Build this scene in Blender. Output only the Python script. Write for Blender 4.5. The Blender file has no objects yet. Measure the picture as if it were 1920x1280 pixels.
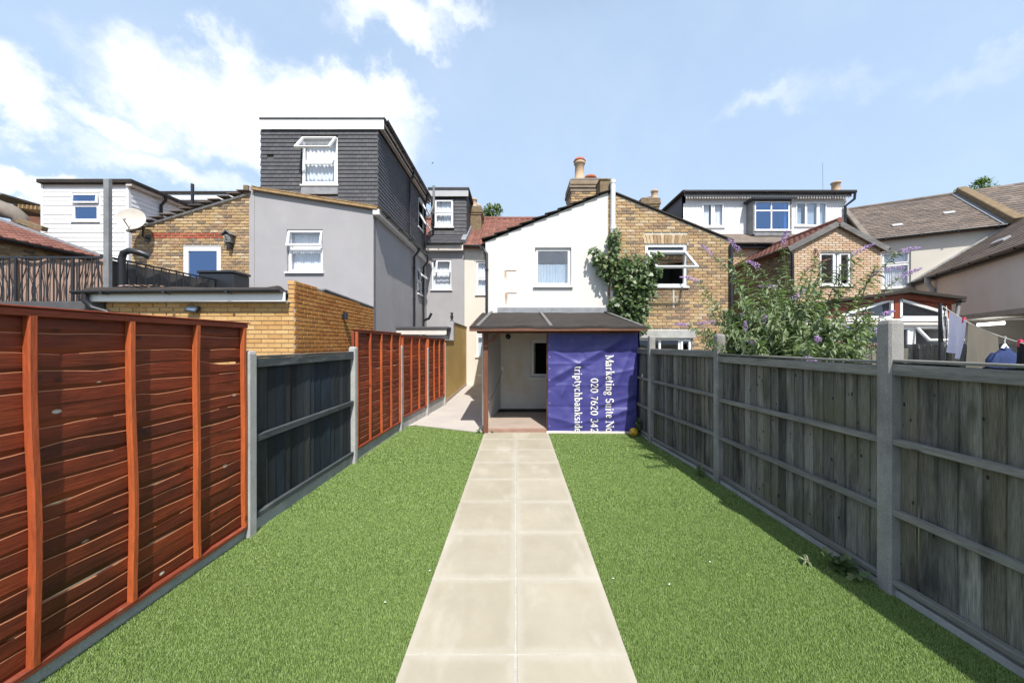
import bpy, bmesh, math, random
import numpy as np
from mathutils import Vector, Matrix, noise
from mathutils.geometry import tessellate_polygon

R = random.Random(7)
scn = bpy.context.scene
COL = scn.collection

# ------------------------------------------------------------------ camera, sky, sun, exposure
F, CX, CY, H = 660.0, 968.0, 644.0, 1.72          # focal length (photo pixels), vanishing point, eye height
def PX(px, Y): return (px - CX) * Y / F
def PZ(py, Y): return H - (py - CY) * Y / F
def P(px, py, Y): return Vector((PX(px, Y), Y, PZ(py, Y)))

cam_d = bpy.data.cameras.new("camera"); cam = bpy.data.objects.new("camera", cam_d); COL.objects.link(cam)
cam.location = (0, 0, H); cam.rotation_euler = (math.radians(90), 0, 0)
cam_d.sensor_width = 36; cam_d.lens = F / 1920 * 36
cam_d.shift_x = -8 / 1920; cam_d.shift_y = 4 / 1920
cam_d.clip_start = 0.05; cam_d.clip_end = 2000
scn.camera = cam

SUN = Vector((0.195, -0.72, 1.0)).normalized()
sl = bpy.data.lights.new("sun", 'SUN'); sl.energy = 4.9; sl.angle = math.radians(0.5); sl.color = (1.0, 0.955, 0.89)
so = bpy.data.objects.new("sun", sl); COL.objects.link(so)
so.rotation_euler = (-SUN).to_track_quat('-Z', 'Y').to_euler(); so.location = (6, -20, 30)

vs = scn.view_settings
vs.view_transform = 'Standard'; vs.look = 'None'; vs.exposure = 0.44; vs.gamma = 1.0; vs.use_curve_mapping = False

class NT:
    def __init__(s, nt): s.t = nt; nt.nodes.clear()
    def n(s, typ, ins=None, **kw):
        nd = s.t.nodes.new(typ)
        for k, v in kw.items(): setattr(nd, k, v)
        for k, v in (ins or {}).items():
            if isinstance(v, bpy.types.NodeSocket): s.t.links.new(v, nd.inputs[k])
            else: nd.inputs[k].default_value = v
        return nd
    def math(s, op, a, b=0.0, c=0.0, clamp=False):
        return s.n('ShaderNodeMath', {0: a, 1: b, 2: c}, operation=op, use_clamp=clamp).outputs[0]
    def vmath(s, op, a, b=(0, 0, 0)):
        return s.n('ShaderNodeVectorMath', {0: a, 1: b}, operation=op)
    def mix(s, f, a, b, bt='MIX'):
        nd = s.n('ShaderNodeMix', data_type='RGBA', blend_type=bt)
        for i, v in ((0, f), (6, a), (7, b)):
            if isinstance(v, bpy.types.NodeSocket): s.t.links.new(v, nd.inputs[i])
            else: nd.inputs[i].default_value = v if i == 0 else (*v[:3], 1)
        return nd.outputs[2]
    def noise(s, vec, scale, detail=4, rough=.6, dist=0):
        nd = s.n('ShaderNodeTexNoise', {'Vector': vec, 'Scale': scale, 'Detail': detail, 'Roughness': rough, 'Distortion': dist})
        return nd.outputs[0]
    def maprange(s, v, a, b, c=0.0, d=1.0, smooth=False):
        nd = s.n('ShaderNodeMapRange', {0: v, 1: a, 2: b, 3: c, 4: d})
        if smooth: nd.interpolation_type = 'SMOOTHSTEP'
        return nd.outputs[0]

w = bpy.data.worlds.new("World"); scn.world = w; w.use_nodes = True
def world():
    t = NT(w.node_tree)
    elev = math.asin(SUN.z); rot = math.atan2(SUN.x, SUN.y)
    sky = t.n('ShaderNodeTexSky', sky_type='NISHITA', sun_disc=False, sun_elevation=elev, sun_rotation=rot,
              altitude=20, air_density=1.0, dust_density=2.2, ozone_density=1.2)
    g = t.n('ShaderNodeTexCoord').outputs['Generated']
    d = t.vmath('NORMALIZE', g).outputs[0]
    xyz = t.n('ShaderNodeSeparateXYZ', {0: d})
    # clouds: soft banks of cumulus (direction, half-width, half-height) broken up by noise
    warp = t.n('ShaderNodeTexNoise', {'Vector': d, 'Scale': 7.0, 'Detail': 8, 'Roughness': .62})
    big = t.noise(d, 3.2, 6, .6)
    fine = t.noise(d, 11.0, 8, .65)
    wv = t.vmath('SUBTRACT', warp.outputs[1], (.5, .5, .5)).outputs[0]
    w2 = t.n('ShaderNodeTexNoise', {'Vector': d, 'Scale': 24.0, 'Detail': 6, 'Roughness': .6}).outputs[1]
    w2 = t.vmath('SUBTRACT', w2, (.5, .5, .5)).outputs[0]
    dw = t.vmath('ADD', d, t.vmath('ADD', t.vmath('MULTIPLY', wv, (.24, .24, .24)).outputs[0], t.vmath('MULTIPLY', w2, (.035, .035, .035)).outputs[0]).outputs[0]).outputs[0]
    tot = None
    banks = [((470, 225), 165, 62, 1.0), ((610, 225), 150, 55, 1.0), ((345, 200), 95, 62, .95), ((230, 245), 80, 34, .7), ((705, 190), 75, 42, .85), ((560, 290), 110, 40, .9),
             ((415, 120), 42, 58, .62), ((15, 205), 55, 58, 1.0), ((760, 40), 90, 38, .70), ((860, 30), 70, 30, .45), ((70, 345), 150, 24, .85), ((300, 315), 150, 34, .62),
             ((770, 225), 50, 28, .5), ((1430, 192), 130, 26, .30), ((1600, 150), 100, 34, .24), ((1880, 80), 120, 40, .25), ((1560, 180), 60, 20, .25)]
    for (px, py), hw, hh, a in banks:
        c = Vector(((px - CX) / F, 1, (CY - py) / F)); L = c.length; c.normalize()
        ex = Vector((0, 0, 1)).cross(c).normalized(); ez = c.cross(ex)
        dx = t.vmath('DOT_PRODUCT', dw, tuple(ex / (hw / F / L))).outputs['Value']
        dz = t.vmath('DOT_PRODUCT', dw, tuple(ez / (hh / F / L))).outputs['Value']
        r2 = t.math('ADD', t.math('MULTIPLY', dx, dx), t.math('MULTIPLY', dz, dz))
        e = t.math('MULTIPLY', t.math('EXPONENT', t.math('MULTIPLY', r2, -.9)), a)
        fr = t.math('GREATER_THAN', t.vmath('DOT_PRODUCT', d, tuple(c)).outputs['Value'], 0.0)
        e = t.math('MULTIPLY', e, fr)
        tot = e if tot is None else t.math('MAXIMUM', tot, e)
    # the same kind of fair-weather clouds in the rest of the sky
    rest = t.math('MULTIPLY', t.maprange(xyz.outputs[1], .1, -.4), t.maprange(big, .52, .74))
    tot = t.math('MAXIMUM', tot, t.math('MULTIPLY', rest, .9))
    m = t.math('ADD', tot, t.math('MULTIPLY', t.math('SUBTRACT', warp.outputs[0], .5), .55))
    m = t.math('ADD', m, t.math('MULTIPLY', t.math('SUBTRACT', fine, .5), .2))
    m = t.maprange(m, .0, .85, 0, 1, True)
    m = t.math('MULTIPLY', m, t.maprange(tot, .03, .3))
    veil = t.math('MULTIPLY', t.maprange(t.noise(d, 2.4, 7, .62, .4), .42, .85), .16)
    m = t.math('MAXIMUM', m, veil)
    hz = t.mix(t.math('MULTIPLY', t.maprange(xyz.outputs[2], 0.0, .7, .88, .68), t.maprange(xyz.outputs[2], .66, .98, 1.0, .25)), sky.outputs[0], (4.6, 6.1, 8.3))
    c = t.mix(m, hz, (8.9, 9.1, 9.3))
    bg = t.n('ShaderNodeBackground', {0: c, 1: .105})
    t.n('ShaderNodeOutputWorld', {0: bg.outputs[0]})
world()

# ------------------------------------------------------------------ materials
MAT = {}
def mk(name, cols, rough=.8, nscale=5, nvar=.3, fine=60, fvar=.15, bump=.2, bscale=80, stretch=(1, 1, 1), spec=.3, metal=0,
       stain=None, trans=None, rndvar=0.0, extra=None):
    """procedural surface: per-piece colour from the 'rnd' attribute, two scales of mottling, relief and stains"""
    m = bpy.data.materials.new(name); m.use_nodes = True; t = NT(m.node_tree)
    pos = t.n('ShaderNodeNewGeometry').outputs['Position']
    at = t.n('ShaderNodeAttribute', attribute_name='rnd').outputs['Fac']
    if any(s != 1 for s in stretch): p2 = t.vmath('MULTIPLY', pos, stretch).outputs[0]
    else: p2 = pos
    off = t.n('ShaderNodeCombineXYZ', {0: t.math('MULTIPLY', at, 37.0), 1: t.math('MULTIPLY', at, 11.0), 2: 0.0}).outputs[0]
    p2 = t.vmath('ADD', p2, off).outputs[0]
    if isinstance(cols[0], (int, float)): cols = [cols]
    if len(cols) > 1:
        rp = t.n('ShaderNodeValToRGB', {0: at}); cr = rp.color_ramp; cr.interpolation = 'LINEAR'
        while len(cr.elements) < len(cols): cr.elements.new(.5)
        for i, c in enumerate(cols):
            cr.elements[i].position = i / (len(cols) - 1); cr.elements[i].color = (*c, 1)
        c = rp.outputs[0]
    else:
        c = t.n('ShaderNodeRGB'); c.outputs[0].default_value = (*cols[0], 1); c = c.outputs[0]
    n1 = t.noise(p2, nscale, 5, .6); n2 = t.noise(p2, fine, 4, .65)
    v = t.math('ADD', t.maprange(n1, .25, .75, 1 - nvar, 1 + nvar), t.maprange(n2, .25, .75, -fvar, fvar))
    if rndvar: v = t.math('MULTIPLY', v, t.maprange(t.math('FRACT', t.math('MULTIPLY', at, 7.31)), 0, 1, 1 - rndvar, 1 + rndvar))
    sc = t.n('ShaderNodeCombineXYZ', {0: v, 1: v, 2: v}).outputs[0]
    c = t.mix(1.0, c, sc, 'MULTIPLY')
    if stain:
        for col, scl, lo, hi, amt, st in stain:
            q = t.vmath('MULTIPLY', pos, st).outputs[0]
            k = t.math('MULTIPLY', t.maprange(t.noise(q, scl, 5, .6), lo, hi, 0, 1, True), amt)
            c = t.mix(k, c, col)
    if extra: c = extra(t, c, pos, at)
    b = t.n('ShaderNodeBsdfPrincipled', {'Base Color': c, 'Roughness': rough, 'Metallic': metal, 'Specular IOR Level': spec})
    if bump:
        bn = t.n('ShaderNodeBump', {'Height': t.math('ADD', t.noise(p2, bscale, 4, .6), t.math('MULTIPLY', n1, .6)), 'Strength': bump, 'Distance': .01})
        t.t.links.new(bn.outputs[0], b.inputs['Normal'])
    out = b.outputs[0]
    if trans:
        tr = t.n('ShaderNodeBsdfTranslucent', {0: t.mix(1.0, c, trans, 'MULTIPLY')})
        out = t.n('ShaderNodeAddShader', {0: out, 1: tr.outputs[0]}).outputs[0]
    t.n('ShaderNodeOutputMaterial', {0: out})
    MAT[name] = m
    return m

def glass(name, tint, refl, gcol=(.93, .96, 1)):
    m = bpy.data.materials.new(name); m.use_nodes = True; t = NT(m.node_tree)
    fc = t.n('ShaderNodeLayerWeight', {'Blend': .5}).outputs['Facing']
    fr = t.maprange(t.math('POWER', fc, 4.0), 0, 1, refl, 1.0)
    pos = t.n('ShaderNodeNewGeometry').outputs['Position']
    bn = t.n('ShaderNodeBump', {'Height': t.noise(pos, 2.2, 2, .5), 'Strength': .04, 'Distance': .05})
    tr = t.n('ShaderNodeBsdfTransparent', {0: (*tint, 1)})
    gl = t.n('ShaderNodeBsdfGlossy', {'Roughness': .01, 'Color': (*gcol, 1), 'Normal': bn.outputs[0]})
    mx = t.n('ShaderNodeMixShader', {0: fr, 1: tr.outputs[0], 2: gl.outputs[0]})
    t.n('ShaderNodeOutputMaterial', {0: mx.outputs[0]})
    MAT[name] = m; return m

def knots(dark, amt, scale=9, st=(1, .35, 1)):
    def f(t, c, pos, at):
        q = t.vmath('MULTIPLY', pos, st).outputs[0]
        v = t.n('ShaderNodeTexVoronoi', {'Vector': q, 'Scale': scale, 'Randomness': 1.0})
        k = t.math('MULTIPLY', t.maprange(v.outputs['Distance'], .13, .06), amt)
        return t.mix(k, c, dark)
    return f
def slab_edge(t, c, pos, at):
    g = t.n('ShaderNodeSeparateXYZ', {0: t.n('ShaderNodeTexCoord').outputs['Generated']})
    e = [t.math('MINIMUM', g.outputs[k], t.math('SUBTRACT', 1.0, g.outputs[k])) for k in (0, 1)]
    q = t.math('ADD', t.math('MINIMUM', e[0], e[1]), t.math('MULTIPLY', t.math('SUBTRACT', t.noise(pos, 9, 4, .6), .5), .12))
    return t.mix(t.math('MULTIPLY', t.maprange(q, .10, .015, 0, 1, True), .28), c, (.48, .455, .39))
def chips_edge_light(t, c, pos, at):
    q = t.vmath('MULTIPLY', pos, (1, .55, 1)).outputs[0]
    v = t.n('ShaderNodeTexVoronoi', {'Vector': q, 'Scale': 5.5, 'Randomness': 1.0})
    k = t.maprange(v.outputs['Distance'], .075, .06)
    pick = t.math('GREATER_THAN', t.n('ShaderNodeSeparateColor', {0: v.outputs['Color']}).outputs[0], .66)
    c = t.mix(t.math('MULTIPLY', k, pick), c, (.62, .58, .5))
    v2 = t.n('ShaderNodeTexVoronoi', {'Vector': q, 'Scale': 7, 'Randomness': 1.0})
    k2 = t.math('MULTIPLY', t.maprange(v2.outputs['Distance'], .13, .05), .75)
    c = t.mix(k2, c, (.03, .008, .005))
    fade = t.math('MULTIPLY', t.maprange(t.noise(t.vmath('MULTIPLY', pos, (1, .5, 1)).outputs[0], 2.6, 5, .65), .42, .68, 0, 1, True), .72)
    c = t.mix(fade, c, (.045, .012, .007))
    return t.mix(t.math('GREATER_THAN', at, 1.5), c, (.40, .17, .085))  # ledge faces paler: raw wood edge plus a highlight put into the colour

mk('red_slat', [(.165, .030, .011), (.225, .044, .014), (.10, .019, .008), (.19, .035, .012), (.13, .024, .010)], .5, 3, .35, 30, .3, .35, 26, (3, .25, 3), .35, extra=chips_edge_light)
mk('red_batten', [(.42, .098, .028), (.34, .072, .024)], .5, 6, .3, 40, .22, .3, 30, (3, 3, .4), .35, extra=knots((.10, .025, .01), .8, 6, (1, 1, .5)))
mk('red_rail', [(.21, .045, .022)], .6, 5, .35, 40, .25, .3, 30, (3, .3, 3), .3, stain=[((.4, .3, .24), 9, .58, .75, .5, (1, .4, 1))])
mk('grey_board', [(.142, .138, .124), (.225, .218, .195), (.095, .095, .09), (.17, .158, .125), (.19, .19, .18), (.12, .115, .09)], .85, 2.5, .4, 38, .55, .5, 30, (4, 4, .22), .2, rndvar=.25,
   stain=[((.032, .034, .034), 2.2, .5, .68, .75, (2.5, 2.5, .5)), ((.12, .125, .055), 1.3, .48, .74, .5, (1, 1, 1)), ((.25, .26, .25), 5, .58, .8, .55, (2, 2, .35))], extra=knots((.018, .018, .018), .95, 8.5, (1, 1.3, .8)))
mk('grey_rail', [(.24, .235, .21), (.18, .18, .165)], .85, 4, .35, 40, .3, .4, 30, (4, .25, 4), .2, stain=[((.09, .09, .085), 4, .55, .75, .6, (1, .5, 1))], extra=knots((.04, .04, .04), .8, 6, (1, .4, 1)))
mk('black_board', [(.010, .015, .021), (.024, .031, .036), (.006, .008, .011), (.05, .054, .053), (.008, .015, .024), (.013, .018, .021)], .7, 2.5, .4, 40, .4, .4, 30, (4, 4, .25), .35,
   stain=[((.022, .04, .06), 1.8, .5, .75, .6, (1, 1, .5)), ((.2, .2, .2), 9, .66, .8, .5, (1.5, 1.5, .4))])
mk('black_rail', [(.055, .064, .066)], .8, 4, .4, 40, .3, .4, 30, (4, .25, 4), .3, stain=[((.2, .21, .2), 5, .5, .75, .6, (2, .5, 2))])
mk('concrete', [(.380, .380, .366)], .9, 4, .22, 140, .22, .5, 160, spec=.2, stain=[((.21, .20, .17), 3, .52, .8, .6, (2, 2, .7)), ((.55, .54, .5), 6, .62, .8, .4, (1, 1, 1))])
mk('post_right', [(.30, .29, .275)], .9, 4, .25, 150, .3, .6, 150, spec=.2, stain=[((.13, .13, .12), 2.5, .48, .75, .7, (2, 2, .6)), ((.5, .45, .42), 8, .62, .8, .5, (1, 1, 1))])
mk('slab', [(.350, .315, .240), (.370, .335, .262), (.330, .296, .225)], .8, 1.9, .13, 170, .05, .12, 120, spec=.25,
   stain=[((.50, .46, .385), 1.7, .5, .75, .6, (1.6, .7, 1)), ((.35, .305, .215), 2.3, .55, .78, .6, (1, 1, 1))], extra=slab_edge)
mk('joint', [(.42, .41, .37)], .9, 8, .15, 90, .15, .3, 90)
mk('alley', [(.447, .413, .383)], .9, 1.3, .12, 90, .08, .2, 90, stain=[((.43, .39, .35), 1.1, .5, .8, .6, (1, 1, 1))])
mk('deck', [(.37, .30, .25)], .85, 2, .2, 60, .15, .2, 60, stain=[((.33, .24, .19), 2, .5, .75, .6, (1, 1, 1))])
mk('deck_edge', [(.30, .19, .145)], .85, 4, .3, 50, .2, .3, 60, (.6, 3, 3), stain=[((.16, .09, .065), 4, .5, .75, .6, (1, 1, 1))])
mk('turf_base', [(.055, .095, .022)], .9, 3, .3, 200, .4, .5, 300)
mk('turf', [(.155, .235, .055), (.190, .265, .076), (.130, .208, .043), (.235, .295, .120), (.160, .238, .060), (.205, .275, .090)], .5, .8, .22, 20, .05, 0, spec=.35, trans=(.35, .4, .2))
mk('soil', [(.12, .10, .07)], .95, 2, .4, 40, .3, .5, 40, stain=[((.07, .10, .03), 1, .45, .6, .8, (1, 1, 1))])
mk('render_grey', [(.348, .339, .348)], .9, 1.2, .07, 130, .04, .15, 140, spec=.15, stain=[((.33, .32, .34), .9, .5, .8, .4, (1, 1, 1)), ((.48, .47, .48), 2.4, .62, .85, .3, (1, 1, 1)), ((.31, .30, .31), 3.0, .56, .8, .35, (2.2, 2.2, .16))])
mk('render_white', [(.634, .620, .590)], .9, 1.1, .03, 120, .025, .12, 130, spec=.15, stain=[((.60, .58, .53), 1.2, .54, .8, .5, (1.6, 1.6, .6)), ((.55, .52, .46), 3.0, .58, .82, .45, (2.4, 2.4, .14))])
mk('render_cream', [(.634, .598, .528)], .9, 1.2, .05, 120, .03, .12, 120, spec=.15, stain=[((.60, .56, .49), 1.1, .55, .85, .4, (1, 1, 1))])
mk('render_dim', [(.74, .70, .63)], .9, 1.2, .08, 120, .05, .15, 120, spec=.15, stain=[((.60, .46, .25), 1.3, .5, .75, .6, (1, 1, .7)), ((.48, .48, .48), 2, .6, .8, .35, (1, 1, 1))])
mk('render_wing', [(.60, .565, .545)], .9, 1.2, .06, 120, .03, .12, 120, spec=.15, stain=[((.50, .47, .45), .8, .5, .8, .4, (1, 1, 1))])
mk('render_ochre', [(.495, .351, .135)], .9, 1.2, .12, 110, .06, .2, 110, spec=.15, stain=[((.42, .30, .13), 1, .5, .75, .6, (1, 1, 1)), ((.66, .58, .45), 3, .66, .8, .5, (1, 1, 1))])
mk('mortar', [(.52, .485, .42)], .95, 4, .2, 120, .15, .3, 120)
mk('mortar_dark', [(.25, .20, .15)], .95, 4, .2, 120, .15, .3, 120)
STOCK = [(0.366, 0.236, 0.121), (0.421, 0.29, 0.156), (0.469, 0.338, 0.19), (0.38, 0.256, 0.142), (0.264, 0.185, 0.125), (0.448, 0.311, 0.156), (0.202, 0.151, 0.108), (0.435, 0.318, 0.183), (0.503, 0.386, 0.251), (0.38, 0.243, 0.142), (0.298, 0.198, 0.121), (0.462, 0.325, 0.162)]
mk('brick_stock', STOCK, .92, 9, .22, 70, .2, .4, 90, spec=.15, stain=[((.52, .45, .33), 5, .60, .78, .4, (1, 1, 1)), ((.10, .085, .07), 1.4, .56, .8, .4, (1, 1, 1))])
mk('brick_red', [(.38, .10, .055), (.30, .085, .05), (.42, .16, .09)], .9, 9, .2, 70, .2, .4, 90, spec=.15)
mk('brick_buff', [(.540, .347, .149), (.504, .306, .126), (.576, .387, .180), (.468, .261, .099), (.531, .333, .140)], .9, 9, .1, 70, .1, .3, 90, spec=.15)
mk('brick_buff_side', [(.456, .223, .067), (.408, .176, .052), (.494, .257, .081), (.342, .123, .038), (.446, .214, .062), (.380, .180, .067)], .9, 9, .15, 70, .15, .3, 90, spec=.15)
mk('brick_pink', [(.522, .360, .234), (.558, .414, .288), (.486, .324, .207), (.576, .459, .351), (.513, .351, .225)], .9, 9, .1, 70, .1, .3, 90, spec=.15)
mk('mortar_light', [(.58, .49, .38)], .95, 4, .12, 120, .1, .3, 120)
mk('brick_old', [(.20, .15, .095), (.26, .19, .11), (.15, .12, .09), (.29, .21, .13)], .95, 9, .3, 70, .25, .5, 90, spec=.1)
mk('slate', [(.077, .077, .086), (.065, .067, .075), (.088, .088, .096), (.072, .072, .083)], .62, 3, .15, 60, .1, .25, 60, spec=.4)
mk('roof_red', [(.20, .088, .068), (.16, .07, .056), (.25, .115, .085), (.18, .078, .062)], .85, 3, .2, 50, .15, .3, 60, stain=[((.16, .11, .09), 2, .55, .8, .5, (1, 1, 1))])
mk('roof_brown', [(.165, .132, .110), (.135, .11, .095), (.205, .165, .138), (.11, .092, .082), (.175, .135, .105)], .9, 3, .25, 50, .2, .35, 60, stain=[((.25, .215, .18), 2, .6, .8, .4, (1, 1, 1))])
mk('felt', [(.046, .040, .036)], .9, 4, .25, 160, .2, .4, 160, spec=.15, stain=[((.075, .068, .062), 2, .55, .8, .5, (1, 1, 1))])
mk('felt_grey', [(.075, .075, .08)], .85, 3, .25, 100, .15, .3, 80, stain=[((.19, .19, .19), 4, .6, .8, .5, (1, 1, 1))])
mk('lead', [(.24, .25, .27)], .6, 5, .25, 60, .15, .25, 50)
mk('upvc', [(.800, .800, .800)], .35, 3, .02, 50, .01, 0, spec=.5)
mk('white_board', [(.754, .754, .754), (.727, .727, .736), (.773, .773, .773)], .5, 3, .03, 50, .02, .03, 60, spec=.4)
mk('black_plastic', [(.018, .02, .024)], .38, 5, .2, 60, .1, .05, 60, spec=.5)
mk('grey_metal', [(.20, .205, .21)], .5, 5, .25, 70, .2, .1, 60, spec=.4, stain=[((.12, .12, .12), 4, .5, .8, .6, (3, 3, .5))])
mk('white_pipe', [(.66, .67, .68)], .5, 4, .1, 50, .05, .05, 60)
mk('room', [(.05, .048, .045)], .9, 2, .3, 30, .1, 0)
mk('net', [(.74, .76, .80)], .95, 5, .06, 150, .06, 0, trans=(.12, .12, .12))
mk('brown_wood', [(.17, .075, .048)], .75, 4, .3, 40, .25, .3, 30, (.5, 3, 3), stain=[((.10, .05, .03), 5, .55, .75, .6, (1, 3, 3))])
mk('post_wood', [(.165, .068, .04)], .7, 4, .3, 40, .25, .3, 30, (3, 3, .4), extra=knots((.07, .03, .02), .8, 5, (1, 1, .5)))
mk('verge_wood', [(.33, .22, .11)], .8, 6, .35, 40, .3, .3, 40, stain=[((.16, .11, .06), 9, .5, .7, .7, (1, 1, 1))])
mk('old_wood', [(.155, .15, .145)], .9, 3, .35, 40, .3, .4, 30, (.5, 3, 3), stain=[((.28, .27, .26), 4, .55, .75, .6, (1, 2, 2))])
mk('mahogany', [(.22, .05, .022)], .45, 5, .3, 40, .2, .1, 30, spec=.45)
mk('pale_trim', [(.62, .57, .52)], .7, 4, .1, 50, .1, .1, 50)
mk('screen_cloth', [(.34, .235, .19)], .95, 3, .1, 120, .1, .3, 40, stain=[((.26, .18, .15), 2, .5, .8, .5, (1, 1, .4))])
mk('screen_dark', [(.088, .083, .08)], .9, 3, .2, 120, .15, .3, 40)
mk('banner', [(.055, .052, .215)], .42, 2, .12, 60, .05, .08, 30, spec=.45, stain=[((.20, .19, .46), 1.5, .54, .8, .4, (1, 1, 2.2))])
mk('banner_dark', [(.03, .03, .12)], .5, 2, .15, 60, .05, .08, 30)
mk('lettering', [(.80, .79, .72)], .6, 8, .06, 80, .04, 0)
mk('terracotta', [(.36, .12, .065)], .85, 6, .25, 60, .2, .3, 60)
mk('pot_buff', [(.50, .36, .24)], .9, 5, .15, 60, .12, .3, 60, stain=[((.2, .16, .12), 3, .55, .8, .5, (1, 1, .6))])
mk('render_stack', [(.19, .165, .14)], .95, 3, .25, 60, .2, .4, 60)
mk('leaf_bush', [(.085, .125, .048), (.12, .165, .072), (.05, .078, .03), (.15, .185, .10), (.095, .14, .052), (.20, .225, .14)], .5, 6, .15, 40, .1, 0, spec=.4, trans=(.45, .55, .25))
mk('leaf_under', [(.14, .175, .10), (.17, .21, .13)], .7, 6, .15, 40, .1, 0, spec=.2, trans=(.4, .5, .25))
mk('leaf_fig', [(.042, .075, .022), (.062, .10, .032), (.03, .055, .017), (.085, .125, .048), (.11, .13, .05)], .45, 6, .15, 40, .1, 0, spec=.45, trans=(.5, .65, .25))
mk('leaf_tree', [(.06, .10, .022), (.085, .13, .03), (.11, .14, .04)], .6, 3, .2, 30, .1, 0, spec=.3, trans=(.5, .6, .2))
mk('stem', [(.17, .145, .09), (.12, .14, .06)], .85, 8, .25, 60, .15, .2, 60)
mk('bark', [(.11, .085, .06)], .95, 8, .3, 60, .2, .4, 40)
mk('bloom', [(.36, .24, .44), (.44, .32, .54), (.30, .19, .38), (.50, .40, .54)], .8, 20, .2, 90, .2, 0, trans=(.3, .3, .3))
mk('bloom_dead', [(.22, .13, .075), (.30, .20, .13), (.34, .24, .26)], .9, 20, .25, 90, .2, 0)
mk('lilac_cloth', [(.56, .57, .74)], .9, 3, .06, 120, .05, .1, 120, trans=(.2, .2, .2))
mk('beige_cloth', [(.52, .45, .36)], .95, 3, .06, 120, .06, .15, 160, trans=(.12, .12, .12))
mk('navy_cloth', [(.028, .045, .13)], .85, 5, .2, 120, .1, .15, 120)
mk('dark_cloth', [(.02, .022, .03)], .9, 5, .2, 120, .1, .15, 120)
mk('pink_plastic', [(.75, .05, .12)], .4, 5, .05, 60, .02, 0, spec=.5)
mk('white_plastic', [(.80, .80, .80)], .35, 5, .03, 60, .02, 0, spec=.5)
mk('rope', [(.55, .52, .45)], .9, 5, .1, 200, .1, .2, 200)
mk('dish_pale', [(.50, .465, .41)], .6, 4, .1, 60, .08, .1, 60)
mk('dish_dark', [(.16, .115, .07)], .6, 4, .2, 60, .1, .1, 60)
mk('ball', [(.62, .36, .03)], .45, 5, .1, 60, .05, 0, spec=.45)
mk('grey_pvc', [(.42, .42, .43)], .5, 4, .08, 50, .05, .05, 60)
mk('rust', [(.42, .22, .11)], .95, 14, .5, 80, .3, .3, 80)
mk('bird_mat', [(.05, .05, .055)], .9, 4, .2, 60, .1, 0)
glass('glass', (.93, .95, .97), .10)
glass('glass_sky_tint', (.25, .42, .72), .34, (.42, .62, 1.0))  # blue of the reflected sky put into the pane and gloss colours
glass('glass_dark', (.7, .73, .76), .08)
glass('glass_frost', (.66, .74, .80), .22)
def lamp_mat():
    m = bpy.data.materials.new('tube_glow'); m.use_nodes = True; t = NT(m.node_tree)
    e = t.n('ShaderNodeEmission', {0: (1, .97, .92, 1), 1: 5.0}); t.n('ShaderNodeOutputMaterial', {0: e.outputs[0]}); MAT['tube_glow'] = m
lamp_mat()

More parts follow.
